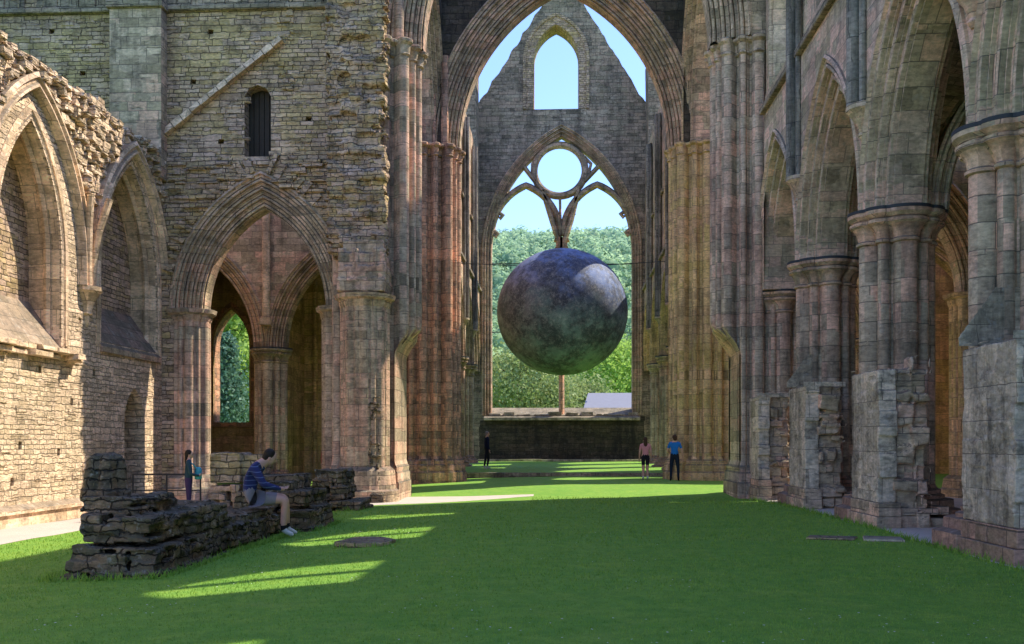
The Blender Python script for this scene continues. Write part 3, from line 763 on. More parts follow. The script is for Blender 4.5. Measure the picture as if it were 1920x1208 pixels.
for sd in (-1, 1):
    c0 = sd*2.12
    aL = half_arc(2.06, 3.0, 0, 14)
    p = [(c0+s, 13.75+z) for s, z in aL] + [(c0-s, 13.75+z) for s, z in aL[::-1][1:]]
    if sd > 0: bar(mb, p, .15)
    else: bar(mb, p, .15)
    # cusps
    for s, z, l in ((-1.72, 15.0, .34), (1.72, 15.0, .34), (-1.98, 13.9, .28), (1.98, 13.9, .28), (-1.2, 16.1, .22), (1.25, 16.1, .22)):
        d = -1 if s > 0 else 1
        if sd > 0 and (s, z) == (1.25, 16.1): continue
        bar(mb, [(c0+s, z+.2), (c0+s+d*l, z-.02), (c0+s+d*l*.35, z-.22)], .09, .45, .75)
    bar(mb, [(sd*1.45-.1, 16.95), (sd*2.35, 18.0)], .10)
    bar(mb, [(sd*1.45-.1, 18.4), (sd*1.75, 18.0), (sd*1.62-.05, 17.2)], .07, .45, .75)
    bar(mb, [(sd*.12-.0, 13.3), (sd*.55, 14.6), (sd*1.05-.06, 16.45)], .13)
bar(mb, [(-.05, 13.5), (-.1, 16.15)], .06, .45, .75)
mb.build('tracery', M['main'], root, smooth=35)
mb = MB()
bar(mb, [(0, 3.0), (-.02, 13.6)], .13, .3, .85)
for z, l in ((13.5,.42),(13.1,.34),(12.5,.30),(12.2,.38),(11.9,.26)): bar(mb, [(-l, z), (0, z-.18), (l, z)], .10, .42, .78)
bar(mb, [(0, 12.0), (0, 13.6)], .26, .3, .85)
mb.build('mullion', M['redpier'], root, smooth=35)
mb = MB()
for z in (12.0, 7.9): mb.tube([(-4.3, EY+.6, z+.1), (4.3, EY+.6, z)], .028, 6)
mb.build('tie_bar', M['iron'], root)

# ------------------------------------------------------------------ transept west wall (faces the camera on the left)
root = thing('transept_wall', 'high rubble wall on the left with pointed arch, small doorway and slanting roof scar', 'wall')
TY = 27.7; mp = mapper('Y', TY, 1)
AC, AA, AZ0, AR = -8.46, 1.76, 5.15, 2.95
arc = arch_line(AC, AA, AZ0, AR, .74, 14, -.5)
ol = [(-18.5, -.5)] + [(arc[0][0], -.5)] + arc[1:-1] + [(arc[-1][0], -.5), (-5.6, -.5), (-5.6, 14.9)] + ragged(-5.6, -18.5, 15.0, .3, .6, 3)
DC = -8.55
door = [(DC-.38, 9.46), (DC-.38, 11.15), (DC-.25, 11.38), (DC, 11.48), (DC+.25, 11.38), (DC+.38, 11.15), (DC+.38, 9.46)]
put2 = [(-13.6,11.9),(-14.5,13.1),(-9.9,13.0),(-10.4,11.6),(-7.1,10.5),(-9.6,9.9),(-13.2,10.4)]
mb = MB(); slab(mb, mp, ol, [door] + [[(a_-.09,b_-.07),(a_+.08,b_-.06),(a_+.09,b_+.06),(a_-.07,b_+.07)] for a_, b_ in put2], 0, 1.3); mb.box(-18, -6.6, TY+.6, TY+.7, 9.0, 14); mb.build('wall', M['rubble'], root)
mb = MB(); sweep_arch(mb, mp, AC, AA, AZ0, AR, profile(.76, 1.3, 4, .4), 18); mb.build('arch', M['main'], root, smooth=35)
# relieving rubble voussoirs above the arch
mb = MB()
for k in range(34):
    u = -1 + 2*k/33; s = u*2.6
    R0 = 1.0
    L = half_arc(AA, AR, .86 + random.uniform(0,.05), 40); idx = int((1-abs(u))*40); ss, zz = L[min(max(idx, 6), 40)]
    sx = -1 if u < 0 else 1; px_, pz_ = AC + (ss if sx < 0 else -ss), AZ0 + zz
    c = (AR*AR-AA*AA)/(2*AA); vx, vz = (px_ - (AC + (c if sx < 0 else -c))), pz_-AZ0; l = math.hypot(vx, vz); vx /= l; vz /= l
    ln = random.uniform(.3, .62); wd = random.uniform(.05, .1); d = -random.uniform(.02, .13)
    tx, tz = -vz, vx
    q = [(px_-tx*wd, pz_-tz*wd), (px_+tx*wd, pz_+tz*wd), (px_+vx*ln+tx*wd, pz_+vz*ln+tz*wd), (px_+vx*ln-tx*wd, pz_+vz*ln-tz*wd)]
    vs = [mp(a, b, .1) for a, b in q] + [mp(a, b, d) for a, b in q]
    mb.add(vs, [(4,5,6,7),(0,1,5,4),(1,2,6,5),(2,3,7,6),(3,0,4,7)])
mb.build('relieving_arch', M['rubble'], root, bevel=.01)
mb = MB(); mb.box(DC-.42, DC+.42, TY+.45, TY+.55, 9.4, 11.5)
for k in range(5): mb.box(DC-.37+k*.15, DC-.24+k*.15, TY+.41, TY+.46, 9.46, 11.4)
mb.build('door', M['wood'], root, bevel=.006)
mb = MB(); a = (-11.45, 9.95); b = (-7.85, 12.75); dx, dz = b[0]-a[0], b[1]-a[1]; l = math.hypot(dx, dz); nx, nz = -dz/l, dx/l
K = 14
for k in range(K):
    p = (a[0]+dx*k/K, a[1]+dz*k/K); q = (a[0]+dx*(k+.97)/K, a[1]+dz*(k+.97)/K); wd = .10+random.uniform(0, .03); pr = -.22-random.uniform(0, .05)
    qd = [(p[0]-nx*wd, p[1]-nz*wd), (q[0]-nx*wd, q[1]-nz*wd), (q[0]+nx*wd, q[1]+nz*wd), (p[0]+nx*wd, p[1]+nz*wd)]
    vs = [mp(*c, .1) for c in qd] + [mp(*c, pr if i < 2 else pr+.14) for i, c in enumerate(qd)]
    mb.add(vs, [(4,5,6,7),(0,1,5,4),(1,2,6,5),(2,3,7,6),(3,0,4,7)])
mb.build('roof_scar', M['warmtrim'], root, bevel=.015)
mb = MB(); mb.box(-12.62, -11.15, TY-.42, TY+.1, 8.8, 15); mb.build('buttress', M['main'], root)
mb = MB(); mb.box(-18.5, -6.2, TY-.14, TY+.1, 13.58, 13.73); mb.box(-12.7, -11.08, TY-.52, TY, 13.54, 13.75); mb.build('string_course', M['dark'], root, bevel=.03)
mb = MB()
cav = lambda s, z: not (abs(s-DC) < .45 and 9.2 < z < 11.6) and min(max(abs(s-a_), abs(z-b_)) for a_, b_ in put2) > .28
rubble(mb, mp, -18.4, -6.3, 8.9, 13.5, test=lambda s, z: cav(s, z) and not (-12.7 < s < -11.1), proud=.035, back=.08, h=(.09,.20), L=(.18,.6), skip=.35)
outside = lambda s, z: (lambda q: q)(not in_arch(s, z))
def in_arch(s, z):
    c = (AR*AR-AA*AA)/(2*AA); R = AA + c + .80
    if z < AZ0: return abs(s-AC) < AA+.8
    x = abs(s-AC); return math.hypot(x + c, z-AZ0) < R
rubble(mb, mp, -11.1, -6.3, 8.0, 9.3, test=lambda s, z: not in_arch(s, z), proud=.20, back=.1, h=(.08,.17), L=(.2,.7), skip=.2, jit=.02)
rubble(mb, mp, -11.1, -6.0, 5.4, 8.1, test=lambda s, z: not in_arch(s, z), proud=.08, back=.1, h=(.1,.2), L=(.2,.6), skip=.25)
rubble(mb, mp, -8.0, -7.5, 11.0, 14.4, proud=.10, back=.1, h=(.1,.22), L=(.15,.4), skip=.35, jit=.03)
mb.build('rubble_facing', M['rubble'], root)
mb = MB()
rubble(mb, mp, -18.4, -6.4, 13.74, 15, proud=.12, back=.1, h=(.12,.3), L=(.15,.5), skip=.03)
mb.build('broken_masonry', M['dark'], root)
# left respond of the aisle arch: attached shafts and slab capital
def respond(root, cx, cy, capz, mat, circ, capmat=None, capadd=.14, basez=.5):
    pl = plan(circ, 96)
    mb = MB(); mb.loft([ring(pl, cx, cy, z) for z in (-.5, 2, 4, capz-.3)]); mb.build('respond_shaft', mat, root, smooth=40)
    mb = MB(); mb.loft([ring(pl, cx, cy, capz+z, a, s) for z, a, s in ((-.36,0,0),(-.30,.03,.2),(-.18,.05,.4),(-.13,capadd,.5),(-.02,capadd+.03,.5),(.0,capadd-.05,.5))]); mb.build('respond_capital', capmat or mat, root, smooth=35)
    mb = MB(); mb.loft([ring(pl, cx, cy, z, a, s) for z, a, s in ((-.5,.26,.6),(.1,.26,.6),(.15,.18,.5),(basez-.1,.14,.4),(basez,.02,.1))]); mb.build('respond_base', mat, root, smooth=35)
circ = [(0,0,.42)] + [(.42*math.cos(k*PI/3-.3), .42*math.sin(k*PI/3-.3), .15) for k in range(6)] + [(.45*math.cos(k*PI/3+.22), .45*math.sin(k*PI/3+.22), .08) for k in range(6)]
respond(root, -10.62, TY+.45, AZ0+.05, M['pier'], circ)
for q in (-.42, .0): 
    pass
circ2 = [(0,0,.5)] + [(.46*math.cos(k*PI/4), .46*math.sin(k*PI/4), .16) for k in range(8)]
respond(root, -6.25, TY+.6, AZ0+.12, M['main'], circ2)
# north-west respond of the vanished arcade + stub of broken wall above it
root = thing('broken_arcade_stub', 'ragged broken wall end and half pier on the near face of the left crossing pier', 'wall')
circ3 = [(0,0,.55)] + [(.5*math.cos(k*PI/4+.2), .5*math.sin(k*PI/4+.2), .17) for k in range(8)] + [(.55*math.cos(k*PI/4+.6), .55*math.sin(k*PI/4+.6), .09) for k in range(8)]
respond(root, -5.36, 27.0, 5.42, M['main'], circ3, basez=.75)
random.seed(21)
mb = MB()
mb.box(-6.25, -4.95, 27.0, 27.75, 6.5, 15)
rubble(mb, mapper('Y', 26.95, 1), -6.42, -4.75, 6.6, 15, proud=.24, back=.5, h=(.10,.34), L=(.22,.7), skip=.15, jit=.05)
rubble(mb, mapper('X', -4.88, -1), 26.9, 27.6, 6.6, 15, proud=.10, back=.3, h=(.12,.36), L=(.22,.6), skip=.15, jit=.03)
rubble(mb, mapper('X', -6.3, 1), 26.9, 27.7, 6.6, 15, proud=.12, back=.3, h=(.12,.36), L=(.22,.6), skip=.15, jit=.03)
mb.build('rubble_core', M['rubble'], root, erode=(.04,.10))
mb = MB()
for k, (z, e) in enumerate(((5.45, .0), (5.8, .05), (6.15, .12), (6.5, .22))):
    mb.box(-6.0+e*.5, -4.72-e*.3, 26.35+e, 27.6, z, z+.345, .02)
for sx in (-5.9, -5.5, -4.95, -4.78): mb.tube([(sx, 26.45, 5.45), (sx, 26.5, 6.6)], .09, 8)
mb.build('springer', M['main'], root, erode=(.03,.05))
mb = MB()
rubble(mb, mapper('Y', 26.42, 1), -5.35, -4.85, -.15, 2.6, proud=.16, back=.35, h=(.12,.3), L=(.15,.45), skip=.2, jit=.03)
blocks(mb, -6.15, -4.7, 26.1, 27.2, -.4, .12, .24, .5, .02)
mb.build('broken_foot', M['ruin'], root, erode=(.03,.06))

# ------------------------------------------------------------------ north aisle wall (left edge)
random.seed(5)
root = thing('aisle_wall', 'sunlit buff aisle wall at the left edge with blind arches and a ragged top', 'wall')
NX = -11.3; mp = mapper('X', NX, -1)
cA, cB, cZ = 20.75, 25.68, 15.82
def rec(c, a, z0, rise, zb): return arch_line(c, a, z0, rise, 0, 14, zb)
holes = [rec(cA, 1.28, 5.6, 2.7, 3.55), rec(cB, 1.70, 5.6, 3.1, 3.9), rec(cZ, 1.28, 5.6, 2.7, 3.55), arch_line(25.9, .62, 1.9, .95, 0, 8, -.5)]
top = ragged(27.7, 5.0, lambda s: 9.45 + .35*math.sin(s*1.1), .22, .4, 8)
hb = holes.pop()
put = [(20.3,1.35),(21.9,1.2),(19.5,2.7),(22.5,2.35),(21.1,3.0),(23.6,3.1),(20.0,.6),(22.9,4.3)]
for a_, b_ in put: holes.append([(a_-.07,b_-.09),(a_+.06,b_-.08),(a_+.07,b_+.08),(a_-.06,b_+.09)])
ol = [(5.0, -.6), (hb[0][0], -.6)] + hb[1:-1] + [(hb[-1][0], -.6), (27.7, -.6)] + top
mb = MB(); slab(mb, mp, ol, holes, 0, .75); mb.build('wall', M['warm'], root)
mb = MB(); mb.box(NX-1.3, NX-.75, 5, 27.7, -.6, 9.2)
mb.build('recess_back', M['rubble'], root)
for c in (cZ, cA, cB):
    a_ = 2.33 if c != cB else 2.25
    mb = MB(); sweep_arch(mb, mapper('X', NX+.16, -1), c, 2.05, 5.6, 3.35, [(.34,.2),(.34,.0),(.24,-.03),(.20,.04),(.14,.04),(.10,-.02),(.05,-.03),(0,.05),(-.02,.16),(-.08,.18),(-.08,.25)], 18, zbot=5.1)
    mb.build('wall_rib', M['warmtrim'], root, smooth=35)
    ai = 1.28 if c != cB else 1.70
    mb = MB(); rz = 2.7 if c != cB else 3.1
    sweep_arch(mb, mapper('X', NX+.02, -1), c, ai-.02, 5.6, rz, [(.30,.1),(.30,0),(.16,-.01),(.14,.06),(.09,.0),(.03,.04),(0,.12),(0,.26),(-.06,.24),(-.1,.32),(-.06,.40),(0,.42),(0,.80)], 18, zbot=3.6)
    mb.build('window_moulding', M['warmtrim'], root, smooth=35)
    # sloping sill
    zb = 3.55 if c != cB else 3.9
    mb = MB(); f = NX
    mb.add([(f+.06,c-ai-.12,zb-.12),(f+.06,c+ai+.12,zb-.12),(f-.76,c+ai+.02,zb+1.05),(f-.76,c-ai-.02,zb+1.05),(f+.06,c-ai-.12,zb-.26),(f+.06,c+ai+.12,zb-.26),(f-.76,c+ai,zb-.26),(f-.76,c-ai,zb-.26)],
           [(0,1,2,3),(4,5,1,0),(7,6,5,4),(3,2,6,7),(0,3,7,4),(1,5,6,2)])
    mb.build('sill', M['warmtrim'] if c != cB else M['main'], root)
for y in (13.35, 18.28, 23.21):
    mb = MB(); n_ = 14; rg = []
    for z, r_ in ((4.15,.05),(4.25,.10),(4.42,.12),(4.47,.18),(4.52,.16),(4.7,.2),(4.95,.34),(5.0,.40),(5.1,.40)):
        rg.append([(NX-.04+r_*math.sin(PI*i/(n_-1)), y+r_*math.cos(PI*i/(n_-1)), z) for i in range(n_)])
    mb.loft(rg)
    for q in (-.2, 0, .2): mb.tube([(NX+.14, y+q*.8, 5.08), (NX+.15, y+q, 5.6), (NX+.20+.1*(q == 0), y+q*1.4, 6.4), (NX+.32+.25*(q == 0), y+q*2.2, 7.2)], .085, 8)
    mb.build('corbel', M['warmtrim'], root, smooth=40)
mb = MB()
def clear(s, z):
    for c in (cZ, cA, cB):
        cc = (3.35**2-2.05**2)/(2*2.05); x = abs(s-c)
        if (math.hypot(x+cc, z-5.6) < 2.05+cc+.36 and z >= 5.6): return False
    return True
rubble(mb, mp, 14, 27.6, 6.3, 9.5, test=clear, proud=.26, back=.2, h=(.09,.22), L=(.12,.36), skip=.2, jit=.04)
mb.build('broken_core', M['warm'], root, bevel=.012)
mb = MB()
def low(s, z):
    if min(max(abs(s-a_), abs(z-b_)) for a_, b_ in put) < .22: return False
    return z < 3.4 and not (abs(s-25.9) < .75 and z < 3.0)
rubble(mb, mp, 14, 27.6, .35, 3.4, test=low, proud=.03, back=.06, h=(.10,.22), L=(.16,.55), skip=.35)
rubble(mb, mp, 14, 27.6, 3.4, 5.4, test=lambda s, z: min(abs(s-13.35), abs(s-18.28), abs(s-23.21)) < .75, proud=.03, back=.06, h=(.10,.22), L=(.16,.5), skip=.35)
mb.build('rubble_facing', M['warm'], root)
mb = MB()
mb.box(NX-.1, NX+.14, 5, 24.9, -.6, -.06); 
vs = [(NX+.20, 5, -.06), (NX+.20, 24.9, -.06), (NX+.20, 24.9, .02), (NX+.20, 5, .02), (NX, 5, .12), (NX, 24.9, .12), (NX, 5, -.06), (NX, 24.9, -.06)]
mb.add(vs, [(0,1,2,3),(3,2,5,4),(0,6,7,1),(0,3,4,6),(1,7,5,2)])
mb.build('plinth', M['warmtrim'], root)
mb = MB()
mb.box(NX+.0, NX+.34, 22.1, 22.5, 3.3, 3.42, .03)
rubble(mb, mp, 18.6, 22.6, 3.25, 3.42, proud=.3, back=.1, h=(.12,.14), L=(.3,.8), skip=.1)
mb.build('sill_ledge', M['warmtrim'], root, bevel=.02)

# ------------------------------------------------------------------ north transept interior
root = thing('transept_east_wall', 'far transept wall with two tall pointed chapel arches, seen through the left aisle arch', 'wall')
EYT = 39.6; mp = mapper('Y', EYT, 1)
ca, cb = -14.35, -9.35
o1 = arch_line(ca, 1.85, 5.25, 3.5, .6, 12, -.5); o2 = arch_line(cb, 1.85, 5.25, 3.5, .6, 12, -.5)
ol = [(-19, -.5), (o1[0][0], -.5)] + o1[1:-1] + [(o1[-1][0], -.5), (o2[0][0], -.5)] + o2[1:-1] + [(o2[-1][0], -.5), (-6.2, -.5), (-6.2, 16.5), (-19, 16.5)]
mb = MB(); slab(mb, mp, ol, [], 0, 1.2); mb.build('wall', M['main'], root)
for c in (ca, cb):
    mb = MB(); sweep_arch(mb, mp, c, 1.85, 5.25, 3.5, profile(.62, 1.2, 3, .4), 16); mb.build('arch', M['main'], root, smooth=35)
mb = MB(); mb.tube([(-11.85, EYT-.08, 6.4), (-11.85, EYT-.08, 16)], .16, 10); mb.box(-12.05, -11.65, EYT-.3, EYT, 6.1, 6.4, .02)
for x in (-14.3, -13.6, -10.2, -9.4): mb.tube([(x, EYT-.02, 9.6), (x, EYT-.02, 16)], .08, 8)
mb.build('wall_shaft', M['warmtrim'], root, smooth=40)
for i, (cx_, lb) in enumerate(((-11.85, 'clustered pier between two far chapel arches, seen through the left aisle arch'),)):
    dup(first, cx_-PXS, EYT+.6-PY[0], -.35, lb, 'transept_pier')
for x in (-16.9, -6.9): respond(root, x, EYT+.6, 5.2, M['yellow'], circ2)
root = thing('chapel_wall', 'back wall of the transept chapels with a lancet opening onto bright green trees', 'wall')
mp = mapper('Y', 46.6, 1)
mb = MB(); slab(mb, mp, [(-19, -.5), (-5.9, -.5), (-5.9, 11), (-19, 11)], [arch_line(-15.65, .86, 6.0, 1.7, 0, 10, 2.35)], 0, .9); mb.build('wall', M['yellow'], root)
mb = MB(); sweep_arch(mb, mapper('Y', 46.55, 1), -15.65, .84, 6.0, 1.7, [(.3,.1),(.3,0),(.12,-.02),(.08,.1),(0,.2),(0,.9)], 10, zbot=2.35)
mb.box(-16.7, -14.6, 46.45, 46.6, 2.15, 2.35); mb.build('window_surround', M['redpier'], root, smooth=35)
mb = MB(); mb.box(-12.75, -12.15, 40.8, 46.6, -.5, 11); mb.build('dividing_wall', M['yellow'], root)
mb = MB(); 
for x in (-11.6, -10.2, -8.2): mb.tube([(x, 46.5, 0), (x, 46.5, 9)], .11, 8)
mb.build('wall_shaft', M['yellow'], root, smooth=40)
mb = MB(); mb.box(-19, -6.2, 40.8, 46.6, 11.0, 11.25); mb.build('chapel_vault', M['dark'], root)
o = MB(); o.box(-19.5, -18.3, 27.7, 47.5, -.5, 14); o = o.build('transept_gable_wall', M['yellow']); tag(o, 'north gable wall of the left transept, beyond the aisle arch', 'wall')

# ------------------------------------------------------------------ south transept
root = thing('south_transept_wall', 'ochre south transept walls glimpsed through the right hand arches', 'wall')
mp = mapper('Y', 27.9, 1); o1 = arch_line(9.15, 1.95, 5.5, 3.2, .7, 12, -.5)
mb = MB(); slab(mb, mp, [(6.2, -.5), (o1[0][0], -.5)] + o1[1:-1] + [(o1[-1][0], -.5), (18.5, -.5), (18.5, 17), (6.2, 17)], [], 0, 1.3); mb.build('west_wall', M['yellow'], root)
mb = MB(); sweep_arch(mb, mp, 9.15, 1.95, 5.5, 3.2, profile(.72, 1.3, 4, .4), 16); mb.build('arch', M['arcade'], root, smooth=35)
respond(root, 11.4, 28.4, 5.55, M['yellow'], circ); respond(root, 6.95, 28.5, 5.55, M['yellow'], circ)
mp = mapper('Y', 39.6, 1); a1 = arch_line(9.6, 1.85, 5.25, 3.5, .6, 12, -.5); a2 = arch_line(14.6, 1.85, 5.25, 3.5, .6, 12, -.5)
mb = MB(); slab(mb, mp, [(6.2, -.5), (a1[0][0], -.5)] + a1[1:-1] + [(a1[-1][0], -.5), (a2[0][0], -.5)] + a2[1:-1] + [(a2[-1][0], -.5), (18.5, -.5), (18.5, 13.6), (6.2, 13.6)], [], 0, 1.2); mb.build('east_wall', M['yellow'], root)
for c in (9.6, 14.6):
    mb = MB(); sweep_arch(mb, mp, c, 1.85, 5.25, 3.5, profile(.62, 1.2, 3, .4), 14); mb.build('arch', M['yellow'], root, smooth=35)
mb = MB(); mb.box(18.0, 19.2, 27.9, 47, -.5, 15); mb.build('gable_wall', M['yellow'], root)
mb = MB(); mb.box(6.2, 18, 45.3, 46, -.5, 12.5); mb.build('chapel_back', M['yellow'], root)
for x in (12.1,): dup(first, x-PXS, 40.2-PY[0], -.1, 'ochre pier between the south transept chapel arches', 'transept_pier')

# ------------------------------------------------------------------ ruined pier bases on the left of the lawn
random.seed(33)
root = thing('ruined_pier_base', 'big black lichened pier ruin in the left foreground with a domed stump on it', 'ruin')
mb = MB()
blocks(mb, -5.82, -4.60, 11.2, 13.1, -.45, -.08, .17, .42, .03)
blocks(mb, -5.00, -4.60, 13.1, 14.0, -.45, -.08, .17, .42, .03)
blocks(mb, -5.76, -4.68, 11.28, 13.2, -.08, .24, .15, .34, .035)
mb.build('plinth', M['ruin'], root, erode=(.02,.04))
mb = MB()
blocks(mb, -5.66, -4.78, 11.42, 13.2, .24, .58, .12, .34, .04)
blocks(mb, -5.5, -4.70, 12.6, 13.95, -.08, .60, .12, .30, .04)
blocks(mb, -5.78, -5.05, 11.65, 12.9, .58, .80, .10, .5, .03)
mb.build('stepped_courses', M['ruin'], root, erode=(.02,.04))
pl = plan([(0,0,.18)] + [(.165*math.cos(k*PI/3), .165*math.sin(k*PI/3), .085) for k in range(6)], 60)
mb = MB(); mb.loft([ring(pl, -5.62, 12.05, z, a) for z, a in ((.70,.05),(.82,.06),(.86,.03),(1.05,.01),(1.2,-.01),(1.25,-.05),(1.29,-.14))])
mb.build('shaft_stump', M['ruin'], root, erode=(.016,.035))
root2 = MB()
blocks(root2, -5.45, -4.72, 14.0, 16.75, -.45, .24, .13, .27, .045, skip=.05)
blocks(root2, -5.38, -4.8, 14.1, 16.7, .24, .37, .12, .3, .05, skip=.15)
o = root2.build('low_ruined_wall', M['ruin'], erode=(.02,.038)); tag(o, 'low broken black stone wall on which the man in the navy shirt sits', 'wall')
root = thing('ruined_pier_base', 'blackened stepped pier ruin behind the seated man, squared block at its left', 'ruin')
mb = MB()
blocks(mb, -5.9, -4.28, 16.8, 18.7, -.45, .30, .2, .45, .04)
blocks(mb, -5.7, -4.42, 17.0, 18.5, .30, .58, .17, .4, .05)
blocks(mb, -5.4, -4.62, 17.1, 18.2, .58, .86, .16, .36, .06)
mb.build('stepped_courses', M['ruin'], root, erode=(.02,.038))
mb = MB(); blocks(mb, -6.3, -5.62, 17.3, 18.1, -.4, .68, .2, .34, .05, inset=.04); mb.build('rough_block', M['main'], root, erode=(.02,.038))
mb = MB(); mb.box(-6.22, -5.66, 17.35, 18.0, .69, 1.22, .015); mb.box(-5.655, -5.3, 17.45, 18.0, .69, 1.20, .02); mb.build('squared_block', M['rubble'], root, erode=(.02,.038))
root = thing('ruined_pier_base', 'small mossy ruined pier base at the edge of the gravel beside the left crossing pier', 'ruin')
mb = MB(); blocks(mb, -6.5, -4.55, 22.3, 24.0, -.45, .10, .2, .45, .04); mb.build('plinth', M['ruin'], root, erode=(.02,.038))
mb = MB(); blocks(mb, -5.75, -4.9, 22.5, 23.7, .10, .80, .2, .36, .05, inset=.1, skip=.1); mb.build('stump', M['ruin'], root, erode=(.02,.038))
mb = MB(); blocks(mb, -6.4, -5.7, 22.0, 23.6, -.3, .12, .15, .25, .06, skip=.2); mb.build('rubble', M['rubble'], root, erode=(.02,.038))

def slab_stone(name, pts, z0, z1, mat, label):
    mb = MB(); mb.loft([[(x, y, z) for x, y in pts] for z in (z0, z1)]); o = mb.build(name, mat, bevel=.015); tag(o, label, 'stone slab'); return o
slab_stone('stone_slab', [(-3.25,14.1),(-2.9,13.85),(-2.55,14.0),(-2.42,14.5),(-2.7,14.9),(-3.1,14.8)], -.25, .0, M['rubble'], 'flat dark stone slab lying on the grass right of the seated man')
slab_stone('stone_slab', [(3.55,14.7),(4.2,14.55),(4.35,14.9),(3.7,15.1)], -.1, .035, M['rubble'], 'brownish slab set flush in the grass, left one of the two on the right')
slab_stone('stone_slab', [(4.32,14.5),(4.85,14.35),(4.95,14.85),(4.45,15.0)], -.1, .038, M['pale'], 'pale slab set flush in the grass, right one of the two on the right')

# handrail near the left respond
root = thing('handrail', 'thin dark metal handrail in the left aisle behind the ruin', 'railing')
mb = MB(); mb.tube([(-10.6, 24.2, .62), (-8.9, 24.2, .62)], .022, 8); mb.tube([(-10.6, 24.2, .22), (-8.9, 24.2, .22)], .015, 6); mb.build('rail', M['iron'], root)
for x in (-10.6, -9.75, -8.9):
    mb = MB(); mb.tube([(x, 24.2, -.4), (x, 24.2, .64)], .022, 8); mb.build('post', M['iron'], root)

# ------------------------------------------------------------------ globe
def globe_mat():
    m = bpy.data.materials.new('painted_globe_fabric'); t = nt(m)
    out = N(t, 'ShaderNodeOutputMaterial'); bs = N(t, 'ShaderNodeBsdfPrincipled'); t.links.new(bs.outputs[0], out.inputs[0])
    P = N(t, 'ShaderNodeTexCoord').outputs['Object']; sp = N(t, 'ShaderNodeSeparateXYZ'); t.links.new(P, sp.inputs[0])
    n1 = noise_(t, P, .55, 8, .65); n2 = noise_(t, P, 2.6, 8, .75, off=5)
    gz = math_(t, 'ADD', math_(t, 'MULTIPLY', sp.outputs[2], .17), math_(t, 'ADD', .5, math_(t, 'MULTIPLY', math_(t, 'SUBTRACT', n1, .5), 1.2)))
    c = ramp(t, gz, [(.10, (.22,.36,.33)), (.42, (.12,.18,.20)), (.60, (.10,.12,.19)), (.82, (.13,.21,.46))])
    gx = math_(t, 'SUBTRACT', math_(t, 'ADD', math_(t, 'MULTIPLY', sp.outputs[0], -.22), math_(t, 'MULTIPLY', math_(t, 'SUBTRACT', n1, .5), 1.4)), .12, clamp=True)
    c = mixc(t, gx, c, (.33,.25,.23))
    bl = ramp(t, noise_(t, P, .9, 9, .75, off=5), [(.44, 1.0), (.56, 0.0)]); c = mixc(t, math_(t, 'MULTIPLY', bl, .8), c, (.035,.04,.055))
    wh = ramp(t, noise_(t, P, 4.5, 10, .95, off=12), [(.50, 0.0), (.62, 1.0)]); c = mixc(t, math_(t, 'MULTIPLY', wh, .38), c, (.80,.80,.78))
    t.links.new(c, bs.inputs['Base Color']); bs.inputs['Roughness'].default_value = .7; bs.inputs['Specular IOR Level'].default_value = .3
    return m
GY, GR = 47.0, 3.07
root = thing('hanging_globe', 'giant dark blue and brown planet balloon hanging in front of the east window', 'globe')
root.location = (0.03, GY, 7.53)
mb = MB(); n1, n2 = 96, 48
rg = [[(GR*math.sin(PI*j/n2)*math.cos(2*PI*i/n1), GR*math.sin(PI*j/n2)*math.sin(2*PI*i/n1), -GR*.965*math.cos(PI*j/n2)) for i in range(n1)] for j in range(1, n2)]
mb.loft(rg); mb.build('balloon', globe_mat(), root, smooth=60)
mb = MB()
mb.tube([(-2.0, 0, 2.2), (-4.85, 0, 2.35)], .018, 5); mb.build('cable', M['iron'], root)
mb = MB(); mb.tube([(2.0, 0, 2.2), (4.85, 0, 2.35)], .018, 5); mb.build('cable', M['iron'], root)

# ------------------------------------------------------------------ people
def cloth(name, col, stripe=None):
    if not stripe: return simple(name, col, .85, .18, 9, .1)
    m = bpy.data.materials.new(name); t = nt(m)
    out = N(t, 'ShaderNodeOutputMaterial'); bs = N(t, 'ShaderNodeBsdfPrincipled'); t.links.new(bs.outputs[0], out.inputs[0])
    P = N(t, 'ShaderNodeTexCoord').outputs['Object']; sp = N(t, 'ShaderNodeSeparateXYZ'); t.links.new(P, sp.inputs[0])
    s = math_(t, 'SINE', math_(t, 'MULTIPLY', math_(t, 'ADD', sp.outputs[2], math_(t, 'MULTIPLY', sp.outputs[0], .25)), 2*PI/.075))
    f = ramp(t, s, [(.80, 0.0), (.95, 1.0)])
    t.links.new(mixc(t, f, col, stripe), bs.inputs['Base Color']); bs.inputs['Roughness'].default_value = .85
    return m
LIP = simple('lips', (.35,.13,.11), .5, .1, 8, .3)
SKIN = simple('skin', (.58,.33,.25), .55, .1, 8, .3)
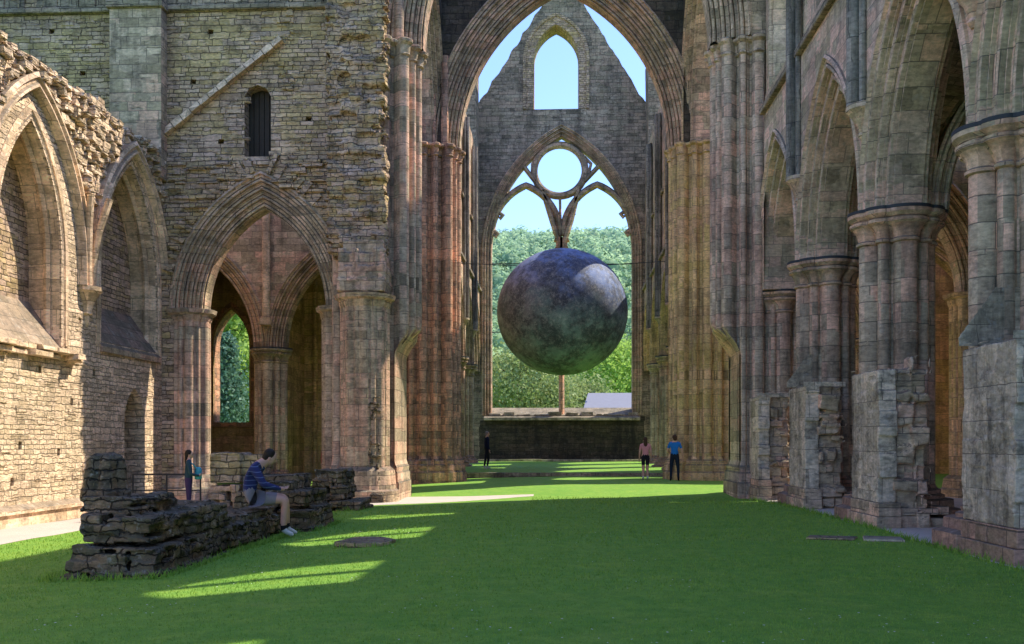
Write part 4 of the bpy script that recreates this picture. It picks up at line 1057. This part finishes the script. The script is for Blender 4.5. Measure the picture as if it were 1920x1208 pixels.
def person(label, loc, rz, scale, J, hair_col, shirt, bottom, legs, shoes, hair_long=False, sleeves='short', fat=1.1):
    """J: joints in metres; body grown with a skin modifier, then split into skin / clothes by nearest bone"""
    names = list(J.keys())
    bones = [('pelvis','belly'),('belly','chest'),('chest','neck'),('neck','head'),('head','crown'),
             ('chest','shoL'),('shoL','elbL'),('elbL','wriL'),('wriL','palL'),('chest','shoR'),('shoR','elbR'),('elbR','wriR'),('wriR','palR'),
             ('pelvis','hipL'),('hipL','kneL'),('kneL','ankL'),('ankL','toeL'),('pelvis','hipR'),('hipR','kneR'),('kneR','ankR'),('ankR','toeR')]
    R = dict(pelvis=(.135,.105), belly=(.125,.095), chest=(.15,.105), neck=(.055,.055), head=(.075,.088), crown=(.06,.07),
             sho=(.062,.062), elb=(.043,.043), wri=(.029,.025), pal=(.036,.018), hip=(.09,.09), kne=(.058,.058), ank=(.04,.04), toe=(.04,.028))
    vs = [Vector(J[n]) for n in names]; es = [(names.index(a), names.index(b)) for a, b in bones]
    me = bpy.data.meshes.new('body_src'); me.from_pydata([tuple(v) for v in vs], es, []); ob = bpy.data.objects.new('body_src', me); COL.objects.link(ob)
    sk = ob.modifiers.new('s', 'SKIN'); sk.use_smooth_shade = True; sb = ob.modifiers.new('u', 'SUBSURF'); sb.levels = 2; sb.render_levels = 2
    if not me.skin_vertices:
        bm = bmesh.new(); bm.from_mesh(me); bm.verts.layers.skin.verify(); bm.to_mesh(me); bm.free()
    for i, n_ in enumerate(names):
        k = n_ if n_ in R else n_[:3]; me.skin_vertices[0].data[i].radius = tuple(q_*(fat if k not in ('wri','pal','head','crown','toe') else 1) for q_ in R[k]); me.skin_vertices[0].data[i].use_root = (n_ == 'pelvis')
    dg = bpy.context.evaluated_depsgraph_get(); dg.update()
    nm = bpy.data.meshes.new_from_object(ob.evaluated_get(dg)); bpy.data.objects.remove(ob)
    root = bpy.data.objects.new('person', None); COL.objects.link(root); tag(root, label, 'person')
    root.location = loc; root.rotation_euler = (0, 0, rz); root.scale = (scale,)*3
    # fingers
    bm = bmesh.new(); bm.from_mesh(nm)
    for sd in 'LR':
        w_, p_, e_ = Vector(J['wri'+sd]), Vector(J['pal'+sd]), Vector(J['elb'+sd])
        d = (p_-w_).normalized(); sdv = d.cross(Vector((0,0,1)) if abs(d.z) < .8 else Vector((0,1,0))).normalized(); cv = sdv.cross(d)
        tmp = MB()
        for k in range(4):
            b0 = p_ + sdv*(k-1.5)*.019 + d*.012; L = (.058,.068,.064,.050)[k]
            tmp.tube([b0-d*.01, b0+d*L*.4+cv*.004, b0+d*L*.75+cv*.016, b0+d*L*.95+cv*.034], [.0095,.009,.0082,.006], 6)
        b0 = w_ + d*.025 - sdv*.028; tmp.tube([b0, b0-sdv*.022+d*.025, b0-sdv*.028+d*.055+cv*.012], [.012,.010,.007], 6)
        vv = [bm.verts.new(v) for v in tmp.v]
        for f in tmp.f:
            try: bm.faces.new([vv[i] for i in f])
            except ValueError: pass
    bm.to_mesh(nm); bm.free()
    mats = [SKIN, shirt, bottom, legs, shoes, whiteshoe if shoes is sock else shoes]
    for m_ in mats: nm.materials.append(m_)
    seg = [(a, b, Vector(J[a]), Vector(J[b])) for a, b in bones]
    mi = []
    for p in nm.polygons:
        c = p.center; best = (9, None, 0)
        for a, b, A, B in seg:
            d = B-A; tt = max(0, min(1, (c-A).dot(d)/d.length_squared)); q = (c-(A+d*tt)).length
            if q < best[0]: best = (q, a+'>'+b, tt)
        k, tt = best[1], best[2]
        if k in ('belly>chest','chest>shoL','chest>shoR') or (k == 'chest>neck' and tt < .7): r_ = 1
        elif k == 'pelvis>belly': r_ = 1 if tt > .35 else 2
        elif k.startswith('sho'): r_ = 1 if sleeves == 'long' or tt < .6 else 0
        elif k.startswith('elb'): r_ = 1 if sleeves == 'long' else 0
        elif k.startswith('pelvis>hip'): r_ = 2
        elif k.startswith('hip'): r_ = 2 if tt < .72 or legs is bottom else 3
        elif k.startswith('kne'): r_ = 4 if (tt > .82) else 3
        elif k.startswith('ank'): r_ = 5
        else: r_ = 0
        mi.append(r_)
    nm.polygons.foreach_set('material_index', mi); nm.polygons.foreach_set('use_smooth', [True]*len(mi))
    body = bpy.data.objects.new('body', nm); COL.objects.link(body); body.parent = root
    # face details: nose, ears, eyes
    hd = Vector(J['head']); up_ = (Vector(J['crown'])-hd).normalized(); fw = Vector(J['face']) if 'face' in J else Vector((0,1,0))
    return root
def add_head(root, hd, up_, fw, hair_mat, long_=False):
    hd, up_, fw = Vector(hd), Vector(up_).normalized(), Vector(fw).normalized()
    fw = (fw - up_*fw.dot(up_)).normalized(); rt = fw.cross(up_)
    def at(r_, f_, u_): return hd + rt*r_ + fw*f_ + up_*u_
    def ell(mb, c, rr, n=12, m=8, cut=None):
        rg = []
        for j in range(1, m):
            ph = PI*j/m; rg.append([tuple(c + rt*rr[0]*math.sin(ph)*math.cos(2*PI*i/n) + fw*rr[1]*math.sin(ph)*math.sin(2*PI*i/n) - up_*rr[2]*math.cos(ph)) for i in range(n)])
        mb.loft(rg)
    mb = MB(); ell(mb, at(0, .01, .015), (.074, .092, .115), 20, 14); mb.build('head', SKIN, root, smooth=70)
    for nm_, c_, r_, m_ in (('nose', (0, .10, -.005), (.012, .018, .024), SKIN), ('ear', (.076, 0, 0), (.012, .02, .03), SKIN), ('ear', (-.076, 0, 0), (.012, .02, .03), SKIN), ('mouth', (0, .090, -.05), (.024, .010, .006), LIP),
                            ('eye', (.03, .086, .022), (.010, .008, .007), M['iron']), ('eye', (-.03, .086, .022), (.010, .008, .007), M['iron'])):
        mb = MB(); ell(mb, at(*c_), r_); mb.build(nm_, m_, root, smooth=70)
    mb = MB(); ell(mb, at(0, -.018, .052), (.088, .092, .10), 20, 12)
    ell(mb, at(0, -.055, .0), (.078, .058, .09), 16, 10)
    if long_: ell(mb, at(0, -.07, -.10), (.082, .045, .17), 16, 10)
    mb.build('hair', hair_mat, root, smooth=70)

def stand(h=1.75, spread=.10, arms=.14, stride=0.0, bend=0.0):
    k = h/1.75
    J = dict(pelvis=(0,0,.97), belly=(0,0,1.12), chest=(0,0,1.34), neck=(0,0,1.50), head=(0,.015,1.60), crown=(0,.01,1.68),
             shoL=(-.175,0,1.41), elbL=(-.215-arms*.2,-.02,1.13), wriL=(-.22-arms*.3,.05,.89), palL=(-.22-arms*.3,.06,.81),
             shoR=(.175,0,1.41), elbR=(.215+arms*.2,-.02,1.13), wriR=(.22+arms*.3,.05,.89), palR=(.22+arms*.3,.06,.81),
             hipL=(-.09,0,.90), kneL=(-spread,.01+stride,.50), ankL=(-spread-.01,-.02+stride*.6,.09), toeL=(-spread-.03,.14+stride*.6,.035),
             hipR=(.09,0,.90), kneR=(spread,.01-stride,.50), ankR=(spread+.01,-.02-stride*1.4,.09), toeR=(spread+.03,.14-stride*1.4,.035))
    return J
H_dark = simple('dark_hair', (.02,.015,.012), .6, .3, 30); H_brown = simple('brown_hair', (.06,.03,.018), .6, .3, 30); H_grey = simple('grey_hair', (.25,.2,.18), .6, .2, 30)
sock = cloth('black_socks', (.02,.02,.02)); pink = cloth('pink_top', (.62,.26,.27)); blue = cloth('royal_blue_shirt', (.02,.16,.50)); navy = cloth('navy_striped_shirt', (.016,.024,.11), (.10,.13,.28)); grey = cloth('grey_shorts', (.27,.24,.26))
black = cloth('black_clothes', (.018,.018,.025)); dnavy = cloth('dark_navy_clothes', (.012,.016,.045)); jeans = cloth('dark_jeans', (.015,.022,.04)); whiteshoe = cloth('white_trainers', (.6,.6,.58)); purple = cloth('purple_trousers', (.06,.035,.11)); teal = cloth('teal_fleece', (.03,.06,.09)); redc = cloth('red_jacket', (.40,.03,.02)); sky_b = cloth('light_blue_bag', (.08,.35,.45))
J = stand(1.62, .08, .05)
p = person('person in a pink top and black shorts, back turned, near the far step', (3.12, 37.4, 0), .05, .92, J, None, pink, black, SKIN, whiteshoe, sleeves='short')
add_head(p, J['head'], (0,0,1), (0,1,0), H_brown, True)
J = stand(1.8, .13, .3); J['wriL'] = (-.12,.22,1.02); J['palL'] = (-.06,.26,1.04); J['elbL'] = (-.27,.03,1.15)
p = person('person in a bright blue shirt and dark jeans, back turned, near the far step', (4.08, 36.3, 0), -.1, .965, J, None, blue, jeans, jeans, black, sleeves='short')
add_head(p, J['head'], (0,0,1), (-.3,1,0), H_brown)
J = stand(1.72, .09, .05, .10)
p = person('person in dark navy clothes standing in shadow left of the globe on the raised grass', (-3.42, 45.6, pz(45.6)), -1.2, 1.0, J, None, dnavy, black, black, whiteshoe, sleeves='long')
add_head(p, J['head'], (0,0,1), (.2,1,0), H_grey)
J = stand(1.5, .07, .05); J['wriR'] = (.14,.25,1.08); J['palR'] = (.1,.31,1.12); J['elbR'] = (.24,.05,1.12)
PL = (-8.25, 21.7, ground_z(-8.25, 21.7))
p = person('person with dark hair, dark fleece and purple trousers standing behind the ruin on the left', PL, -1.2, .86, J, None, teal, purple, purple, black, sleeves='long')
add_head(p, J['head'], (0,0,1), (0,1,0), H_dark, True)
mb = MB(); mb.loft([[(a_*math.cos(q_*PI/6)*.13, .24+a_*math.sin(q_*PI/6)*.09, z_) for q_ in range(12)] for z_, a_ in ((.98,.8),(1.0,1),(1.22,1),(1.28,.75),(1.30,.4))])
mb.tube([(.10, .20, 1.25), (.16, .10, 1.38), (.14, .0, 1.44)], .018, 6)
o = mb.build('shoulder_bag', sky_b, None, smooth=50); o.location = PL; o.rotation_euler = (0,0,-1.2); o.scale = (.86,)*3; tag(o, 'light blue bag held in front by the person behind the ruin', 'bag')
J = stand(1.7, .08, .05)
p = person('person in a red jacket half hidden, seen through the left aisle arch', (-8.62, 36.5, -.25), .3, 1.0, J, None, redc, black, black, black, sleeves='long')
add_head(p, J['head'], (0,0,1), (0,1,0), H_dark)
# seated man: local +Y is the way he faces
J = dict(pelvis=(0,0,.62), belly=(0,-.03,.78), chest=(0,.06,1.00), neck=(0,.18,1.14), head=(0,.28,1.20), crown=(0,.33,1.27),
         shoL=(-.20,.06,1.06), elbL=(-.27,.20,.80), wriL=(-.16,.44,.74), palL=(-.09,.50,.74), shoR=(.20,.06,1.06), elbR=(.27,.20,.80), wriR=(.16,.44,.74), palR=(.09,.50,.74),
         hipL=(-.11,.04,.60), kneL=(-.16,.52,.60), ankL=(-.15,.54,.12), toeL=(-.16,.70,.04), hipR=(.11,.04,.60), kneR=(.16,.52,.58), ankR=(.14,.48,.12), toeR=(.15,.64,.04))
SL = (-4.98, 15.75, ground_z(-4.45, 15.7)-.0)
p = person('person in a navy striped shirt and grey shorts sitting hunched on the low black wall', SL, -1.28, 1.06, J, None, navy, grey, SKIN, sock, sleeves='long', fat=1.25)
add_head(p, J['head'], (0,.35,1), (0,1,-.55), H_dark)

# ------------------------------------------------------------------ trees, hill, house beyond
def tree(name, label, x, y, z0, h, rx, mat, nclump=70, leaves=150, lsz=.16, conifer=False, seed=0):
    r = np.random.default_rng(seed); root = thing(name, label, 'tree', 'trees beyond the ruined walls'); root.location = (x, y, z0)
    mb = MB(); mb.tube([(0,0,-.5), (.1,0,h*.3), (-.05,.1,h*.6), (0,0,h*.9)], [h*.03, h*.024, h*.014, .03], 8)
    for k in range(9):
        a = r.uniform(0, 2*PI); zz = h*r.uniform(.25,.7); L = rx*r.uniform(.5,.9)
        mb.tube([(0,0,zz), (math.cos(a)*L*.5, math.sin(a)*L*.5, zz+L*.3), (math.cos(a)*L, math.sin(a)*L, zz+L*.7)], [h*.012, h*.008, .02], 6)
    mb.build('trunk', M['bark'], root)
    if conifer:
        zz = r.uniform(.1, 1, nclump); a = r.uniform(0, 2*PI, nclump); rad = rx*(1-zz)**.8*r.uniform(.6, 1, nclump)
        C = np.stack([np.cos(a)*rad, np.sin(a)*rad, zz*h], 1); cs_ = .25+.5*(1-zz)
    else:
        d = r.normal(size=(nclump, 3)); d /= np.linalg.norm(d, axis=1)[:, None]; rr = r.uniform(.35, 1, nclump)**.5
        C = d*rr[:, None]*np.array([rx, rx, h*.40]); C[:, 2] += h*.58; C[:, 2] = np.maximum(C[:, 2], h*.08); cs_ = rx*r.uniform(.14, .30, nclump)
    n_ = nclump*leaves
    P_ = np.repeat(C, leaves, 0) + r.normal(size=(n_, 3))*np.repeat(cs_, leaves)[:, None]*np.array([1,1,.7])
    u = r.normal(size=(n_, 3)); u /= np.linalg.norm(u, axis=1)[:, None]; v = np.cross(u, r.normal(size=(n_, 3))); v /= np.linalg.norm(v, axis=1)[:, None]
    s = lsz*r.uniform(.6, 1.3, n_)[:, None]
    V = np.stack([P_-u*s, P_+v*s*.6, P_+u*s, P_-v*s*.6], 1).reshape(-1, 3)
    me = bpy.data.meshes.new('crown'); me.vertices.add(n_*4); me.vertices.foreach_set('co', V.ravel()); me.loops.add(n_*4); me.loops.foreach_set('vertex_index', np.arange(n_*4)); me.polygons.add(n_)
    me.polygons.foreach_set('loop_start', np.arange(n_)*4); me.update(calc_edges=True); me.materials.append(mat)
    o = bpy.data.objects.new('crown', me); COL.objects.link(o); o.parent = root
    return root
tree('broadleaf_tree', 'bushy olive green tree beyond the lower left of the east window', -3.6, 88, 0, 10.0, 4.6, M['leaf_mid'], 90, 170, .17, seed=1)
tree('broadleaf_tree', 'pale green tree beyond the east window just left of the mullion foot', 1.2, 94, 0, 7.6, 3.2, M['leaf_mid'], 60, 150, .17, seed=2)
tree('broadleaf_tree', 'bright green tree behind the slate roof', 6.2, 112, 0, 13.0, 5.2, M['leaf_bright'], 90, 150, .22, seed=3)
tree('broadleaf_tree', 'bright green tree behind the mullion right of the bushy olive tree', 2.5, 125, 0, 11.5, 5.0, M['leaf_bright'], 90, 150, .24, seed=4)
tree('broadleaf_tree', 'tall bright green tree filling the left chapel lancet', -27.0, 80, 0, 19, 6.5, M['leaf_bright'], 130, 170, .24, seed=5)
tree('broadleaf_tree', 'bright green tree leaning into the left side of the chapel lancet', -22.5, 72, 0, 9, 4.0, M['leaf_bright'], 80, 150, .2, seed=6)
tree('conifer_tree', 'blue green conifer in the middle of the chapel lancet', -22.6, 66, 0, 8.6, 2.0, M['leaf_blue'], 160, 60, .14, True, seed=7)
# hill
def hill_z(x, y):
    u = min(max((y-140)/290.0, 0), 1.6); base = 80*(u*u*(3-2*u) if u < 1 else 1)
    return -2 + base*(1+.04*math.sin(x*.012+1)) - .006*x*(u > .3) + 6*u*noise.noise(Vector((x*.008, y*.008, 1)))
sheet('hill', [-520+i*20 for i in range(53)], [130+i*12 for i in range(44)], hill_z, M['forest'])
def forest():
    bm = bmesh.new(); bmesh.ops.create_icosphere(bm, subdivisions=1, radius=1); base = np.array([v.co[:] for v in bm.verts]); F = [[v.index for v in f.verts] for f in bm.faces]; bm.free()
    n_ = 5200; nv = len(base); K = 80
    ys_ = 140 + 300*rng.uniform(0, 1, n_)**.8; half = 30 + ys_*.16; xs_ = rng.uniform(-1, 1, n_)*half
    k = rng.uniform(0, 1, n_) < .25; xs_[k] = -ys_[k]*.33 + rng.normal(0, 14, k.sum())
    s_ = rng.uniform(1.8, 3.6, n_)*(1 + (ys_-140)/900); sz = s_*rng.uniform(.9, 1.5, n_)
    C = np.stack([xs_, ys_, np.array([hill_z(a, b) for a, b in zip(xs_, ys_)]) + s_*.9], 1); R3 = np.stack([s_, s_, sz], 1)
    V1 = (C[:, None] + base[None]*R3[:, None]*.80).reshape(-1, 3)
    d = rng.normal(size=(n_*K, 3)); d[:, 2] = np.abs(d[:, 2])*1.1 - .25; d[:, 1] -= .25; d /= np.linalg.norm(d, axis=1)[:, None]
    P_ = np.repeat(C, K, 0) + d*np.repeat(R3, K, 0)*rng.uniform(.72, 1.12, (n_*K, 1))
    nn = d + rng.normal(0, .28, d.shape); nn /= np.linalg.norm(nn, axis=1)[:, None]
    u = np.cross(nn, rng.normal(size=nn.shape)); u /= np.linalg.norm(u, axis=1)[:, None]; v = np.cross(nn, u)
    q = (rng.uniform(.25, .6, n_*K)*(1+(P_[:, 1]-140)/500))[:, None]
    V2 = np.stack([P_-u*q, P_+v*q*.7, P_+u*q, P_-v*q*.7], 1).reshape(-1, 3)
    V = np.concatenate([V1, V2]); o1 = len(V1)
    F1 = (np.array(F)[None] + (np.arange(n_)*nv)[:, None, None]).reshape(-1); L2 = np.arange(n_*K*4) + o1
    nf1 = n_*len(F); li = np.concatenate([F1, L2]); ls = np.concatenate([np.arange(nf1)*3, nf1*3 + np.arange(n_*K)*4])
    me = bpy.data.meshes.new('woodland'); me.vertices.add(len(V)); me.vertices.foreach_set('co', V.ravel()); me.loops.add(len(li)); me.loops.foreach_set('vertex_index', li); me.polygons.add(len(ls))
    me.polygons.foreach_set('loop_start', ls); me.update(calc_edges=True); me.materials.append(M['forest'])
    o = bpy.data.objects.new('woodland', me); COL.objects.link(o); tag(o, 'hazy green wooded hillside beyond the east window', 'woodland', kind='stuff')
forest()
root = thing('house', 'low house with a plain grey slate roof beyond the lower right of the east window', 'house')
mb = MB(); mb.box(1.8, 9.5, 80.5, 86, -.3, 3.4); mb.build('wall', M['render'], root)
mb = MB(); mb.add([(1.5,80.1,3.25),(9.8,80.1,3.25),(9.3,83.2,5.5),(2.2,83.2,5.5),(1.5,86.4,3.25),(9.8,86.4,3.25)],[(0,1,2,3),(3,2,5,4),(0,3,4),(1,5,2),(0,4,5,1)]); mb.build('roof', M['slate'], root)
mb = MB(); mb.box(8.0, 8.7, 82.9, 83.5, 5.0, 6.4); mb.build('chimney', M['rubble'], root)
